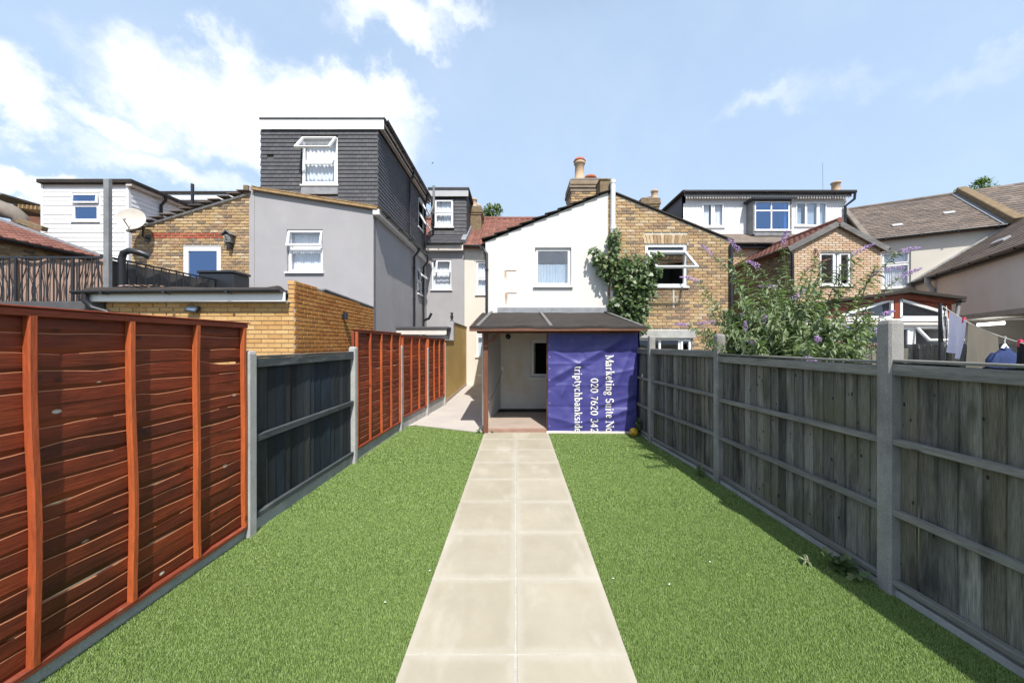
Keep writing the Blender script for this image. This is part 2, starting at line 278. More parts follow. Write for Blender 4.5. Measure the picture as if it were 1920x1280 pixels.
# ------------------------------------------------------------------ mesh helpers
class MB:
    def __init__(s): s.v = []; s.f = []; s.r = []; s.s = []
    def add(s, vs, fs, rnd=0.0, smooth=False):
        o = len(s.v); s.v.extend(vs)
        for f in fs:
            s.f.append(tuple(i + o for i in f)); s.r.append(rnd); s.s.append(smooth)
    def box(s, x0, x1, y0, y1, z0, z1, M=None, rnd=0.0, c=0.0):
        if c > 0:
            vs, fs = cbox(x0, x1, y0, y1, z0, z1, c)
        else:
            vs = [(x0, y0, z0), (x1, y0, z0), (x1, y1, z0), (x0, y1, z0), (x0, y0, z1), (x1, y0, z1), (x1, y1, z1), (x0, y1, z1)]
            fs = [(0, 3, 2, 1), (4, 5, 6, 7), (0, 1, 5, 4), (1, 2, 6, 5), (2, 3, 7, 6), (3, 0, 4, 7)]
        if M is not None: vs = [tuple(M @ Vector(v)) for v in vs]
        s.add(vs, fs, rnd); return s
    def bar(s, p, q, wd, ht, up=(0, 0, 1), c=0.0, rnd=0.0):
        p, q = Vector(p), Vector(q); a = (q - p); L = a.length; a.normalize()
        up = Vector(up); side = up.cross(a)
        if side.length < 1e-4: side = Vector((1, 0, 0)).cross(a)
        side.normalize(); u = a.cross(side)
        M = Matrix((( a.x, side.x, u.x, p.x), (a.y, side.y, u.y, p.y), (a.z, side.z, u.z, p.z), (0, 0, 0, 1)))
        return s.box(0, L, -wd / 2, wd / 2, -ht / 2, ht / 2, M, rnd, c)
    def tube(s, pts, r, n=8, rnd=0.0, cap=True):
        pts = [Vector(p) for p in pts]; rs = r if isinstance(r, (list, tuple)) else [r] * len(pts)
        prev = None; vs = []
        for i, p in enumerate(pts):
            a = (pts[min(i + 1, len(pts) - 1)] - pts[max(i - 1, 0)]).normalized()
            if prev is None:
                sd = Vector((0, 0, 1)).cross(a)
                if sd.length < 1e-3: sd = Vector((1, 0, 0)).cross(a)
            else: sd = prev - a * prev.dot(a)
            sd.normalize(); prev = sd; up = a.cross(sd)
            for k in range(n):
                th = 2 * math.pi * k / n
                vs.append(tuple(p + (sd * math.cos(th) + up * math.sin(th)) * rs[i]))
        fs = []
        for i in range(len(pts) - 1):
            for k in range(n):
                fs.append((i * n + k, i * n + (k + 1) % n, (i + 1) * n + (k + 1) % n, (i + 1) * n + k))
        s.add(vs, fs, rnd, True)
        if cap:
            s.add(vs[:n], [tuple(reversed(range(n)))], rnd); s.add(vs[-n:], [tuple(range(n))], rnd)
        return s
    def lathe(s, prof, c, n=16, rnd=0.0, M=None):
        vs = []
        for r, z in prof:
            for k in range(n):
                th = 2 * math.pi * k / n; p = Vector((r * math.cos(th), r * math.sin(th), z))
                if M is not None: p = M @ p
                vs.append(tuple(p + Vector(c)))
        fs = []
        for i in range(len(prof) - 1):
            for k in range(n): fs.append((i * n + k, i * n + (k + 1) % n, (i + 1) * n + (k + 1) % n, (i + 1) * n + k))
        s.add(vs, fs, rnd, True); return s
    def prism(s, poly, M, d0, d1, rnd=0.0):
        n = len(poly)
        vs = [tuple(M @ Vector((x, d0, z))) for x, z in poly] + [tuple(M @ Vector((x, d1, z))) for x, z in poly]
        fs = [tuple(range(n)), tuple(reversed(range(n, 2 * n)))] + [(i, i + n, (i + 1) % n + n, (i + 1) % n) for i in range(n)]
        s.add(vs, fs, rnd); return s
    def panel(s, M, poly, holes=(), d0=0.0, d1=.12):
        """flat wall with openings: front skin at depth d0, outer edges and reveals running back to d1"""
        loops = [[Vector((x, z, 0)) for x, z in poly]] + [[Vector((a, c, 0)), Vector((b, c, 0)), Vector((b, d, 0)), Vector((a, d, 0))] for a, b, c, d in holes]
        tri = tessellate_polygon(loops); flat = [p for l in loops for p in l]
        for dd in (d0, d1):
            s.add([tuple(M @ Vector((p.x, dd, p.y))) for p in flat], [tuple(t) for t in tri])
        for l in loops:
            n = len(l)
            s.add([tuple(M @ Vector((p.x, d0, p.y))) for p in l] + [tuple(M @ Vector((p.x, d1, p.y))) for p in l],
                  [(i, (i + 1) % n, (i + 1) % n + n, i + n) for i in range(n)])
        return s
    def grid(s, fn, nu, nv, rnd=0.0, smooth=True):
        vs = [tuple(fn(i / nu, j / nv)) for j in range(nv + 1) for i in range(nu + 1)]
        fs = [(j * (nu + 1) + i, j * (nu + 1) + i + 1, (j + 1) * (nu + 1) + i + 1, (j + 1) * (nu + 1) + i) for j in range(nv) for i in range(nu)]
        s.add(vs, fs, rnd, smooth); return s
    def mesh(s, name, mat, off=Vector((0, 0, 0))):
        me = bpy.data.meshes.new(name)
        o = Vector(off)
        me.from_pydata([(v[0] - o.x, v[1] - o.y, v[2] - o.z) for v in s.v], [], s.f)
        me.polygons.foreach_set('use_smooth', s.s)
        a = me.attributes.new('rnd', 'FLOAT', 'FACE'); a.data.foreach_set('value', s.r)
        me.materials.append(MAT[mat]); me.update()
        return me

CB = {}
def cbox(x0, x1, y0, y1, z0, z1, c):
    vs = []; idx = {}
    X = ((x0, x0 + c), (x1, x1 - c)); Y = ((y0, y0 + c), (y1, y1 - c)); Z = ((z0, z0 + c), (z1, z1 - c))
    for i in (0, 1):
        for j in (0, 1):
            for k in (0, 1):
                idx[i, j, k, 0] = len(vs); vs.append((X[i][0], Y[j][1], Z[k][1]))
                idx[i, j, k, 1] = len(vs); vs.append((X[i][1], Y[j][0], Z[k][1]))
                idx[i, j, k, 2] = len(vs); vs.append((X[i][1], Y[j][1], Z[k][0]))
    q = idx; fs = []
    for i in (0, 1):
        f = [q[i, 0, 0, 0], q[i, 1, 0, 0], q[i, 1, 1, 0], q[i, 0, 1, 0]]; fs.append(tuple(f if i else f[::-1]))
        f = [q[0, i, 0, 1], q[1, i, 0, 1], q[1, i, 1, 1], q[0, i, 1, 1]]; fs.append(tuple(f[::-1] if i else f))
        f = [q[0, 0, i, 2], q[1, 0, i, 2], q[1, 1, i, 2], q[0, 1, i, 2]]; fs.append(tuple(f if i else f[::-1]))
    for a in (0, 1):
        for b in (0, 1):
            fs.append((q[0, a, b, 1], q[1, a, b, 1], q[1, a, b, 2], q[0, a, b, 2]))
            fs.append((q[a, 0, b, 0], q[a, 1, b, 0], q[a, 1, b, 2], q[a, 0, b, 2]))
            fs.append((q[a, b, 0, 0], q[a, b, 1, 0], q[a, b, 1, 1], q[a, b, 0, 1]))
            for c2 in (0, 1): fs.append((q[a, b, c2, 0], q[a, b, c2, 1], q[a, b, c2, 2]))
    return vs, fs

ORG = {}
def thing(name, label, cat, loc, group=None):
    o = bpy.data.objects.new(name, None); COL.objects.link(o); o.location = loc; o.empty_display_size = .2
    o['label'] = label; o['category'] = cat
    if group: o['group'] = group
    ORG[o.name] = Vector(loc); return o
def part(name, mb, mat, parent, label=None, stuff=False):
    L = ORG[parent.name]
    o = bpy.data.objects.new(name, mb.mesh(name, mat, L)); COL.objects.link(o); o.parent = parent
    ORG[o.name] = L
    if label: o['label'] = label
    if stuff: o['kind'] = 'stuff'
    return o
def solo(name, mb, mat, label, cat, loc, group=None):
    o = bpy.data.objects.new(name, mb.mesh(name, mat, Vector(loc))); COL.objects.link(o); o.location = loc
    o['label'] = label; o['category'] = cat
    if group: o['group'] = group
    ORG[o.name] = Vector(loc); return o
def struct(name, mb, mat, kind='structure'):
    o = bpy.data.objects.new(name, mb.mesh(name, mat)); COL.objects.link(o); o['kind'] = kind
    ORG[o.name] = Vector((0, 0, 0)); return o
def FR(o, u, wv=(0, 0, 1)):
    """frame of a flat surface: x along u, z up the surface, y into it"""
    u = Vector(u).normalized(); wv = Vector(wv).normalized(); y = wv.cross(u)
    return Matrix(((u.x, y.x, wv.x, o[0]), (u.y, y.y, wv.y, o[1]), (u.z, y.z, wv.z, o[2]), (0, 0, 0, 1)))

PM = {}
def piece_geo(wd, ht, d, kind):
    c = .006
    if kind == 'brick':
        vs = [(0, 0, 0), (wd, 0, 0), (wd, 0, ht), (0, 0, ht), (0, -d + c, 0), (wd, -d + c, 0), (wd, -d + c, ht), (0, -d + c, ht),
              (c, -d, c), (wd - c, -d, c), (wd - c, -d, ht - c), (c, -d, ht - c)]
        fs = [(0, 1, 5, 4), (1, 2, 6, 5), (2, 3, 7, 6), (3, 0, 4, 7), (4, 5, 9, 8), (5, 6, 10, 9), (6, 7, 11, 10), (7, 4, 8, 11), (8, 9, 10, 11)]
    elif kind == 'tile':
        t = d * .3
        vs = [(0, 0, 0), (wd, 0, 0), (wd, 0, ht), (0, 0, ht), (0, -d, 0), (wd, -d, 0), (wd, -t, ht), (0, -t, ht)]
        fs = [(0, 1, 5, 4), (1, 2, 6, 5), (2, 3, 7, 6), (3, 0, 4, 7), (4, 5, 6, 7)]
    else:                                                          # 'pan': rolled clay tile
        n = 6; t = d * .3; vs = []; fs = []
        for i in range(n + 1):
            k = .030 * math.sin(math.pi * min(1, max(0, (i / n - .35) / .65))); x = wd * i / n
            vs += [(x, 0, 0), (x, -d - k, 0), (x, -t - k, ht)]
        for i in range(n):
            a = i * 3; fs += [(a, a + 3, a + 4, a + 1), (a + 1, a + 4, a + 5, a + 2)]
    return vs, fs

class Pieces:
    """bricks, tiles, boards of one house: the ones that show largest become objects, the rest one joined part"""
    def __init__(s, parent, name, mat, d, kind='brick', limit=290):
        s.p, s.n, s.m, s.d, s.k, s.lim, s.L = parent, name, mat, d, kind, limit, []
    def add(s, M, x0, x1, z0, z1, rnd, vis=1.0):
        c = M @ Vector(((x0 + x1) / 2, 0, (z0 + z1) / 2)); n = -(M.to_3x3() @ Vector((0, 1, 0)))
        v = Vector((0, 0, H)) - c; dist = v.length
        sc = max(.02, n.dot(v) / dist) * (x1 - x0) * (z1 - z0) / dist ** 2 * vis
        px = CX + F * c.x / max(c.y, .1); py = CY - F * (c.z - H) / max(c.y, .1)
        if not (0 <= px <= 1920 and 0 <= py <= 1280) or c.y < .5: sc *= .001
        s.L.append((sc, M, x0, x1, z0, z1, rnd))
    def flush(s):
        s.L.sort(key=lambda q: -q[0]); base = ORG[s.p.name]; T = Matrix.Translation(-base)
        for sc, M, x0, x1, z0, z1, rnd in s.L[:s.lim]:
            wd, ht = round(x1 - x0, 2), round(z1 - z0, 3); var = round(rnd * 11) / 11
            key = (wd, ht, s.d, s.k, s.m, var)
            if key not in PM:
                mb = MB(); vs, fs = piece_geo(wd, ht, s.d, s.k); mb.add(vs, fs, var, s.k == 'pan'); PM[key] = mb.mesh(s.n, s.m)
            o = bpy.data.objects.new(s.n, PM[key]); COL.objects.link(o); o.parent = s.p
            o.matrix_local = T @ M @ Matrix.Translation((x0, 0, z0))
        rest = s.L[s.lim:]
        if rest:
            mb = MB()
            for sc, M, x0, x1, z0, z1, rnd in rest:
                vs, fs = piece_geo(x1 - x0, z1 - z0, s.d, s.k); Q = M @ Matrix.Translation((x0, 0, z0))
                mb.add([tuple(Q @ Vector(v)) for v in vs], fs, rnd, s.k == 'pan')
            part(s.n + 's', mb, s.m, s.p, stuff=True)

def spans(poly, z):
    xs = []
    for (xa, za), (xb, zb) in zip(poly, poly[1:] + poly[:1]):
        if (za <= z < zb) or (zb <= z < za): xs.append(xa + (z - za) / (zb - za) * (xb - xa))
    xs.sort(); return list(zip(xs[::2], xs[1::2]))
def lay(P_, M, poly, holes, pw, ph, gx, gz, bond=.5, zs=None, lap=0.0, jit=0.0, vis=1.0, skip=0.0):
    """courses of pieces over a polygon with openings"""
    z0 = min(p[1] for p in poly) if zs is None else zs; z1 = max(p[1] for p in poly); row = 0; z = z0
    while z < z1 - ph * .3:
        h = ph - gz
        iv = [(max(a, c), min(b, d)) for a, b in spans(poly, z + h * .25) for c, d in spans(poly, z + h * .75) if min(b, d) - max(a, c) > .03]
        for a, b, c, d in holes:
            if min(d, z + h) - max(c, z) > .012:
                iv = [q for i in iv for q in ((i[0], min(i[1], a)), (max(i[0], b), i[1])) if q[1] - q[0] > .02]
        offx = (row % 2) * bond * pw + (R.random() * jit * pw)
        for a, b in iv:
            k = math.floor((a - offx) / pw); x = offx + k * pw
            while x < b - .015:
                xa, xb = max(x, a), min(x + pw - gx, b)
                if xb - xa > .03 and R.random() >= skip: P_.add(M, xa, xb, z, z + h + lap, R.random(), vis(z) if callable(vis) else vis)
                x += pw
        z += ph; row += 1

def quad(M, x0, x1, y, z0, z1):
    mb = MB(); mb.add([tuple(M @ Vector(v)) for v in ((x0, y, z0), (x1, y, z0), (x1, y, z1), (x0, y, z1))], [(0, 1, 2, 3)]); return mb
def window(house, M, x0, x1, z0, z1, lights, curtain=None, gl='glass', sill=True, rec=.07, fw=.055, mat='upvc', depth=.9, stack=None):
    """lights: list of (a,b,c,d,mode) in fractions of the opening; mode 'fix' or an opening angle in degrees (hung at the top)"""
    W_, H_ = x1 - x0, z1 - z0; ya, yb = rec, rec + .065
    fr = MB()
    for q in ((x0, x1, z0, z0 + fw), (x0, x1, z1 - fw, z1), (x0, x0 + fw, z0 + fw, z1 - fw), (x1 - fw, x1, z0 + fw, z1 - fw)): fr.box(q[0], q[1], ya, yb, q[2], q[3], M)
    for a, b, c, d, m in lights:
        if b < .99: fr.box(x0 + b * W_ - fw / 2, x0 + b * W_ + fw / 2, ya + .003, yb - .003, z0 + c * H_ + fw * .5, z0 + d * H_ - fw * .5, M)
        if d < .99: fr.box(x0 + a * W_ + fw * .5, x0 + b * W_ - fw * .5, ya + .002, yb - .002, z0 + d * H_ - fw / 2, z0 + d * H_ + fw / 2, M)
    wn = part('window', fr, mat, house)
    for a, b, c, d, m in lights:
        xa, xb, za, zb = x0 + a * W_ + fw * .5, x0 + b * W_ - fw * .5, z0 + c * H_ + fw * .5, z0 + d * H_ - fw * .5
        if m == 'fix':
            part('pane', quad(M, xa - .005, xb + .005, ya + .03, za - .005, zb + .005), gl, wn)
        elif m == 'sash':
            sb = MB(); sw = .05
            for q in ((xa, xb, za, za + sw), (xa, xb, zb - sw, zb), (xa, xa + sw, za + sw, zb - sw), (xb - sw, xb, za + sw, zb - sw)): sb.box(q[0], q[1], ya - .02, ya + .03, q[2], q[3], M)
            part('sash', sb, mat, wn)
            part('pane', quad(M, xa + sw - .01, xb - sw + .01, ya + .008, za + sw - .01, zb - sw + .01), gl, wn)
        else:
            Q = M @ Matrix.Translation((0, ya - .004, zb)) @ Matrix.Rotation(math.radians(-m), 4, 'X') @ Matrix.Translation((0, 0, -zb))
            sb = MB(); sw = .05; xa2, xb2 = xa - .012, xb + .012
            for q in ((xa2, xb2, za, za + sw), (xa2, xb2, zb - sw, zb), (xa2, xa2 + sw, za + sw, zb - sw), (xb2 - sw, xb2, za + sw, zb - sw)): sb.box(q[0], q[1], -.05, 0, q[2], q[3], Q)
            part('sash', sb, mat, wn)
            part('pane', quad(Q, xa2 + sw - .01, xb2 - sw + .01, -.026, za + sw - .01, zb - sw + .01), gl, wn)
    if sill:
        part('sill', MB().box(x0 - .04, x1 + .04, -.06, rec + .05, z0 - .045, z0 - .002, M, c=.006), mat, wn)
    rm = MB()
    e = .02; ra, rb = yb + .005, yb + depth
    rx0, rx1, rz0, rz1 = x0 - e, x1 + e, z0 - e, z1 + e
    vs_ = [(rx0, ra, rz0), (rx1, ra, rz0), (rx1, ra, rz1), (rx0, ra, rz1), (rx0, rb, rz0), (rx1, rb, rz0), (rx1, rb, rz1), (rx0, rb, rz1)]
    rm.add([tuple(M @ Vector(v)) for v in vs_], [(4, 5, 6, 7), (0, 1, 5, 4), (1, 2, 6, 5), (2, 3, 7, 6), (3, 0, 4, 7)])
    part('room_recess', rm, 'room', wn)
    if curtain:
        for a, b, c, d in curtain:
            xa, xb, za, zb = x0 + a * W_, x0 + b * W_, z0 + c * H_, z0 + d * H_; ph = R.random() * 6
            n = max(12, int((xb - xa) / .012)); k = 2 * math.pi / R.uniform(.055, .13)
            part('curtain', MB().grid(lambda s, t: M @ Vector((xa + (xb - xa) * s, yb + .06 + .016 * math.sin(k * s * (xb - xa) + ph + .5 * math.sin(9 * s)) + .008 * math.sin(23 * s + t * 2), za + (zb - za) * t)), n, 4), 'net', wn)
    return wn

def gutter(house, p, q, r=.055, mat='black_plastic', name='gutter'):
    p, q = Vector(p), Vector(q); a = (q - p).normalized(); sd = a.cross(Vector((0, 0, 1))).normalized(); mb = MB()
    n = 8; ring = [sd * (r * math.cos(math.pi + math.pi * k / n)) + Vector((0, 0, r * math.sin(math.pi + math.pi * k / n))) for k in range(n + 1)]
    ring += [x * .86 for x in reversed(ring)]
    m = len(ring); vs = [tuple(p + x) for x in ring] + [tuple(q + x) for x in ring]
    mb.add(vs, [(i, (i + 1) % m, (i + 1) % m + m, i + m) for i in range(m)], 0, True); mb.add(vs[:m], [tuple(range(m))]); mb.add(vs[m:], [tuple(range(m))])
    L = (q - p).length; k = .5
    while k < L: 
        c = p + a * k; mb.bar(c - a * .02 - Vector((0, 0, r * .55)), c + a * .02 - Vector((0, 0, r * .55)), r * 2.15, r * 1.0); k += 1.0
    return part(name, mb, mat, house)
def pipe(house, pts, r=.035, mat='black_plastic', name='downpipe', clips=True):
    mb = MB().tube(pts, r, 10)
    if clips:
        for a, b in zip(pts, pts[1:]):
            a, b = Vector(a), Vector(b)
            if (b - a).length > 1.2 and abs((b - a).normalized().z) > .9:
                k = .4
                while k < (b - a).length: c = a.lerp(b, k / (b - a).length); mb.tube([c - Vector((0, 0, .02)), c + Vector((0, 0, .02))], r * 1.3, 10); k += 1.1
    return part(name, mb, mat, house)
def pot(chim, c, z, h=.5, r=.14, mat='pot_buff', cap=None):
    p = part('chimney_pot', MB().lathe([(r * 1.15, 0), (r * 1.15, .05), (r * .95, .07), (r * .9, h - .1), (r * 1.1, h - .08), (r * 1.12, h - .02), (r * .98, h), (r * .75, h), (r * .72, h - .15)], (c[0], c[1], z), 16), mat, chim)
    return p

def np_mesh(name, V, Fa, rnd, mat, smooth=False):
    me = bpy.data.meshes.new(name); V = np.asarray(V, np.float32); Fa = np.asarray(Fa, np.int32); m, k = Fa.shape
    me.vertices.add(len(V)); me.vertices.foreach_set('co', V.ravel())
    me.loops.add(m * k); me.loops.foreach_set('vertex_index', Fa.ravel())
    me.polygons.add(m); me.polygons.foreach_set('loop_start', np.arange(0, m * k, k, dtype=np.int32))
    try: me.polygons.foreach_set('loop_total', np.full(m, k, np.int32))
    except Exception: pass
    me.update(calc_edges=True)
    a = me.attributes.new('rnd', 'FLOAT', 'FACE'); a.data.foreach_set('value', np.asarray(rnd, np.float32))
    if smooth: me.polygons.foreach_set('use_smooth', np.ones(m, bool))
    me.materials.append(MAT[mat]); return me
NR = np.random.default_rng(11)

# ================================================================== SETTING
struct('ground', MB().box(-500, 500, -500, 500, -.5, -.03), 'soil')
LF = [(1.23, -2.445), (3.156, -2.416), (5.09, -2.37), (6.96, -2.31), (8.38, -2.15), (9.80, -2.02)]      # left fence posts (Y, X)
RF = [(.42, 2.68), (2.45, 2.60), (4.38, 2.525), (6.15, 2.36), (7.9, 2.33)]                              # right fence posts
def fx(L, y):
    for (a, xa), (b, xb) in zip(L, L[1:]):
        if y <= b: return xa + (xb - xa) * (y - a) / (b - a)
    return L[-1][1]
PW = .611
lawn = MB()
lawn.add([(-2.5, -1.5, 0), (-PW - .004, -1.5, 0), (-PW - .004, 6.76, 0), (-.72, 6.80, 0), (-2.1, 7.38, 0), (-2.34, 7.3, 0)], [(0, 1, 2, 3, 4, 5)])
lawn.add([(PW + .004, -1.5, 0), (2.75, -1.5, 0), (2.62, 4.0, 0), (2.36, 6.9, 0), (2.30, 6.9, 0), (PW + .004, 6.72, 0)], [(0, 1, 2, 3, 4, 5)])
struct('lawn', lawn, 'turf_base')

def grass():
    pts = []
    for a, b, dens, wd in ((.9, 1.7, 14000, .0028), (1.7, 2.6, 80000, .0010), (2.6, 3.6, 52000, .0014), (3.6, 5.0, 28000, .0021), (5.0, 7.4, 13000, .0033)):
        n = int(5.2 * (b - a) * dens); x = NR.uniform(-2.6, 2.75, n); y = NR.uniform(a, b, n)
        lx = np.interp(y, [q[0] for q in LF], [q[1] for q in LF]) + .012; rx = np.interp(y, [q[0] for q in RF], [q[1] for q in RF]) - .035
        far = np.where(x < 0, 6.78 + (-x - .7) * .42, 6.70)
        ok = (x > lx) & (x < rx) & (np.abs(x) > PW - .003) & (y < far)
        x, y = x[ok], y[ok]; pts.append(np.stack([x, y, np.full(len(x), wd)], 1))
    p = np.concatenate(pts); n = len(p)
    clump = np.sin(p[:, 0] * 61 + np.sin(p[:, 1] * 37) * 2) * np.sin(p[:, 1] * 53 + np.sin(p[:, 0] * 41) * 2)
    h = NR.uniform(.009, .015, n); az = NR.uniform(0, 2 * np.pi, n)
    lean = NR.uniform(.1, .8, n) * h
    # pile brushed slightly towards the house
    dx, dy = np.cos(az) * lean, np.sin(az) * lean + .12 * h
    sx, sy = -np.sin(az + NR.normal(0, .7, n)), np.cos(az)
    wd = p[:, 2] * NR.uniform(.7, 1.2, n)
    V = np.zeros((n, 5, 3), np.float32)
    V[:, 0] = np.stack([p[:, 0] - sx * wd, p[:, 1] - sy * wd, np.zeros(n)], 1); V[:, 1] = np.stack([p[:, 0] + sx * wd, p[:, 1] + sy * wd, np.zeros(n)], 1)
    V[:, 2] = np.stack([p[:, 0] + dx * .45 + sx * wd * .8, p[:, 1] + dy * .45 + sy * wd * .8, h * .62], 1)
    V[:, 3] = np.stack([p[:, 0] + dx * .45 - sx * wd * .8, p[:, 1] + dy * .45 - sy * wd * .8, h * .62], 1)
    V[:, 4] = np.stack([p[:, 0] + dx, p[:, 1] + dy, h], 1)
    i = np.arange(n)[:, None] * 5
    Fa = np.concatenate([i + np.array([[0, 1, 2]]), i + np.array([[0, 2, 3]]), i + np.array([[3, 2, 4]])], 0)
    r = np.clip(NR.uniform(0, 1, n) * .9 + .05 + .03 * clump, 0, 1)
    me = np_mesh('artificial_grass', V.reshape(-1, 3), Fa, np.concatenate([r, r, r]), 'turf')
    o = bpy.data.objects.new('artificial_grass', me); COL.objects.link(o); o['kind'] = 'stuff'
    o['label'] = 'short green artificial grass either side of the path'
grass()

# path of two rows of square slabs
path = MB(); path.box(-PW, PW, -1.4, 6.765, -.04, .0115)
path_o = struct('path', path, 'joint')
def slabs():
    t = .622; Y = 1.934
    rows_ = [Y + t * k for k in range(-5, 9)]
    for y0 in rows_:
        y1 = min(y0 + t, 6.765 + .008)
        if y1 - y0 < .1: continue
        for sx in (0, 1):
            j_ = R.uniform(-.003, .003); a, b = (-PW + .002, -.012 + j_) if sx == 0 else (.004 + j_, PW - .002)
            mb = MB().box(a, b, y0 + .007 + R.uniform(-.002, .002), y1 - .007 + R.uniform(-.002, .002), -.02, .016 + R.uniform(-.001, .0015), c=.0015, rnd=R.random())
            part('paving_slab', mb, 'slab', path_o)
slabs()
al = MB(); al.add([(-2.36, 7.22, .012), (-2.1, 7.40, .012), (-.70, 6.80, .012), (-.62, 6.77, .012), (-.62, 8.0, .012), (-.78, 8.8, .012), (-.78, 14.5, .012), (-2.2, 14.5, .012), (-2.02, 9.8, .012), (-2.2, 8.4, .012)],
        [tuple(range(10))])
al.add([(-2.1, 7.40, .012), (-.70, 6.80, .012), (-.70, 6.80, -.05), (-2.1, 7.40, -.05)], [(0, 1, 2, 3)])
struct('alley_pavement', al, 'alley')

# ================================================================== FENCES
LEFT = thing('garden_fence', 'red-brown and black garden fence along the left of the lawn', 'fence', (-2.42, 3.2, 0))
RIGHT = thing('garden_fence', 'weathered grey board fence along the right of the lawn', 'fence', (2.6, 2.5, 0))
def post(x, y, h, mat, label, wd=.1, dp=.1, grp=None, ang=0.0):
    M = Matrix.Translation((x, y, 0)) @ Matrix.Rotation(ang, 4, 'Z'); mb = MB()
    a, b = wd / 2, dp / 2; c = .012; t = .03
    ring = [(-a + c, -b), (a - c, -b), (a, -b + c), (a, b - c), (a - c, b), (-a + c, b), (-a, b - c), (-a, -b + c)]
    vs = []
    for z, k in ((-.1, 1), (h - t, 1), (h - t * .3, .86), (h, .6)): vs += [tuple(M @ Vector((p[0] * k, p[1] * k, z))) for p in ring]
    fs = [(j * 8 + i, j * 8 + (i + 1) % 8, j * 8 + 8 + (i + 1) % 8, j * 8 + 8 + i) for j in range(3) for i in range(8)] + [tuple(range(24, 32))]
    mb.add(vs, fs)
    return part('post', mb, mat, LEFT if x < 0 else RIGHT)

def wavy(M, x0, x1, z0, z1, seed, amp, ytop, ybot, rnd):
    n = 22; mb = MB(); vs = []
    for i in range(n + 1):
        x = x0 + (x1 - x0) * i / n
        wv = amp * (noise.noise((x * 2.3, seed * 3.7, 0)) * 1.6 + .5 * noise.noise((x * 6, seed * 5.1, 4)))
        bl = .004 * noise.noise((x * 3, seed * 2.2, 9))
        for y, z in ((-.002, z0), (ybot + bl, z0 + .004), (ytop - .0015 + bl, z0 + (z1 - z0) * .34 + wv * .5), (ytop + .001, z1 - .004 + wv), (ytop + .0025, z1 + wv), (-.003, z1 + wv)):
            vs.append(tuple(M @ Vector((x, y, z))))
    fs = [(i * 6 + k, i * 6 + 6 + k, i * 6 + 7 + k, i * 6 + 1 + k) for i in range(n) for k in range(5)]
    mb.add(vs, fs, rnd, False)
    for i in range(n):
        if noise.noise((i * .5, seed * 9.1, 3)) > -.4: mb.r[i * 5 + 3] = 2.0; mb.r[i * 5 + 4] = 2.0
    return mb

def red_panel(a, b, ztop, zbot, cells, label, nslat):
    pa, pb = Vector((a[1], a[0], 0)), Vector((b[1], b[0], 0)); u = (pb - pa).normalized(); L = (pb - pa).length - .10
    o = pa + u * .05; M = FR(o, u); fr = MB().box(0, L, -.052, .012, ztop - .05, ztop - .012, M, R.random(), .004).box(0, L, -.050, .010, zbot + .002, zbot + .036, M, R.random(), .004)
    for xx in (-.004, L - .034): fr.box(xx, xx + .038, -.001, .036, zbot + .037, ztop - .051, M, R.random(), .003)
    t = part('lap_panel', fr, 'red_rail', LEFT)
    st = (ztop - zbot - .07) / nslat
    for k in range(nslat):
        z = zbot + .035 + k * st
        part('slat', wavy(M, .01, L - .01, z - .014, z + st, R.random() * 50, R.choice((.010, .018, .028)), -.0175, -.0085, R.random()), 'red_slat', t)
    # battens down the garden side, with a little bow in each
    for k in range(cells + 1):
        x = .022 + (L - .044) * k / cells; ph = R.uniform(-1, 1); mb = MB(); n = 8; rr = R.random()
        for i in range(n):
            za, zb = zbot + .03 + (ztop - zbot - .07) * i / n, zbot + .03 + (ztop - zbot - .07) * (i + 1) / n
            fa, fb = [x + .013 * ph * math.sin(3.1 * j / n + ph) + .004 * math.sin(9 * j / n + ph * 5) for j in (i, i + 1)]
            wd = .018
            vs = [(fa - wd, -.020, za), (fa + wd, -.020, za), (fa + wd, -.046, za), (fa + wd - .006, -.052, za), (fa - wd + .006, -.052, za), (fa - wd, -.046, za),
                  (fb - wd, -.020, zb), (fb + wd, -.020, zb), (fb + wd, -.046, zb), (fb + wd - .006, -.052, zb), (fb - wd + .006, -.052, zb), (fb - wd, -.046, zb)]
            mb.add([tuple(M @ Vector(v)) for v in vs], [(j, (j + 1) % 6, (j + 1) % 6 + 6, j + 6) for j in range(6)], rr)
        part('batten', mb, 'red_batten', t)
    part('cap', MB().box(-.02, L + .02, -.06, .03, ztop - .010, ztop, M, R.random(), .003), 'red_rail', t)
    return t
def gravel(a, b, z1, mat, label, off=0.0):
    pa, pb = Vector((a[1], a[0], 0)), Vector((b[1], b[0], 0)); u = (pb - pa).normalized(); L = (pb - pa).length
    M = FR(pa, u)
    return part('gravel_board', MB().box(.045, L - .045, -.018 + off, .03 + off, -.05, z1, M, c=.006), mat, LEFT)

red_panel(LF[0], LF[1], 1.905, .085, 4, 'tall red-brown lap panel nearest the camera in the left fence', 18)
gravel(LF[0], LF[1], .08, 'concrete', 'low concrete board under the nearest red fence panel')
red_panel(LF[2], LF[3], 1.93, .165, 4, 'red-brown lap panel just beyond the black boarded panel', 18)
gravel(LF[2], LF[3], .16, 'concrete', 'low concrete board under the red panel beyond the black boards')
red_panel(LF[3], LF[4], 1.88, .235, 3, 'red-brown lap panel second from the ochre wall', 17)
gravel(LF[3], LF[4], .23, 'concrete', 'pale concrete board under the second red panel from the ochre wall')
red_panel(LF[4], LF[5], 1.86, .285, 3, 'red-brown lap panel next to the ochre wall', 17)
gravel(LF[4], LF[5], .28, 'concrete', 'pale concrete board under the red panel touching the ochre wall')
LP = ['grey concrete post at the near left between red panel and black boards', 'grey concrete post between the black boards and the next red panel',
      'slim concrete post after the first red panel beyond the black boards', 'slim concrete post between the two farthest red panels', 'pale concrete post where red fence meets ochre wall']
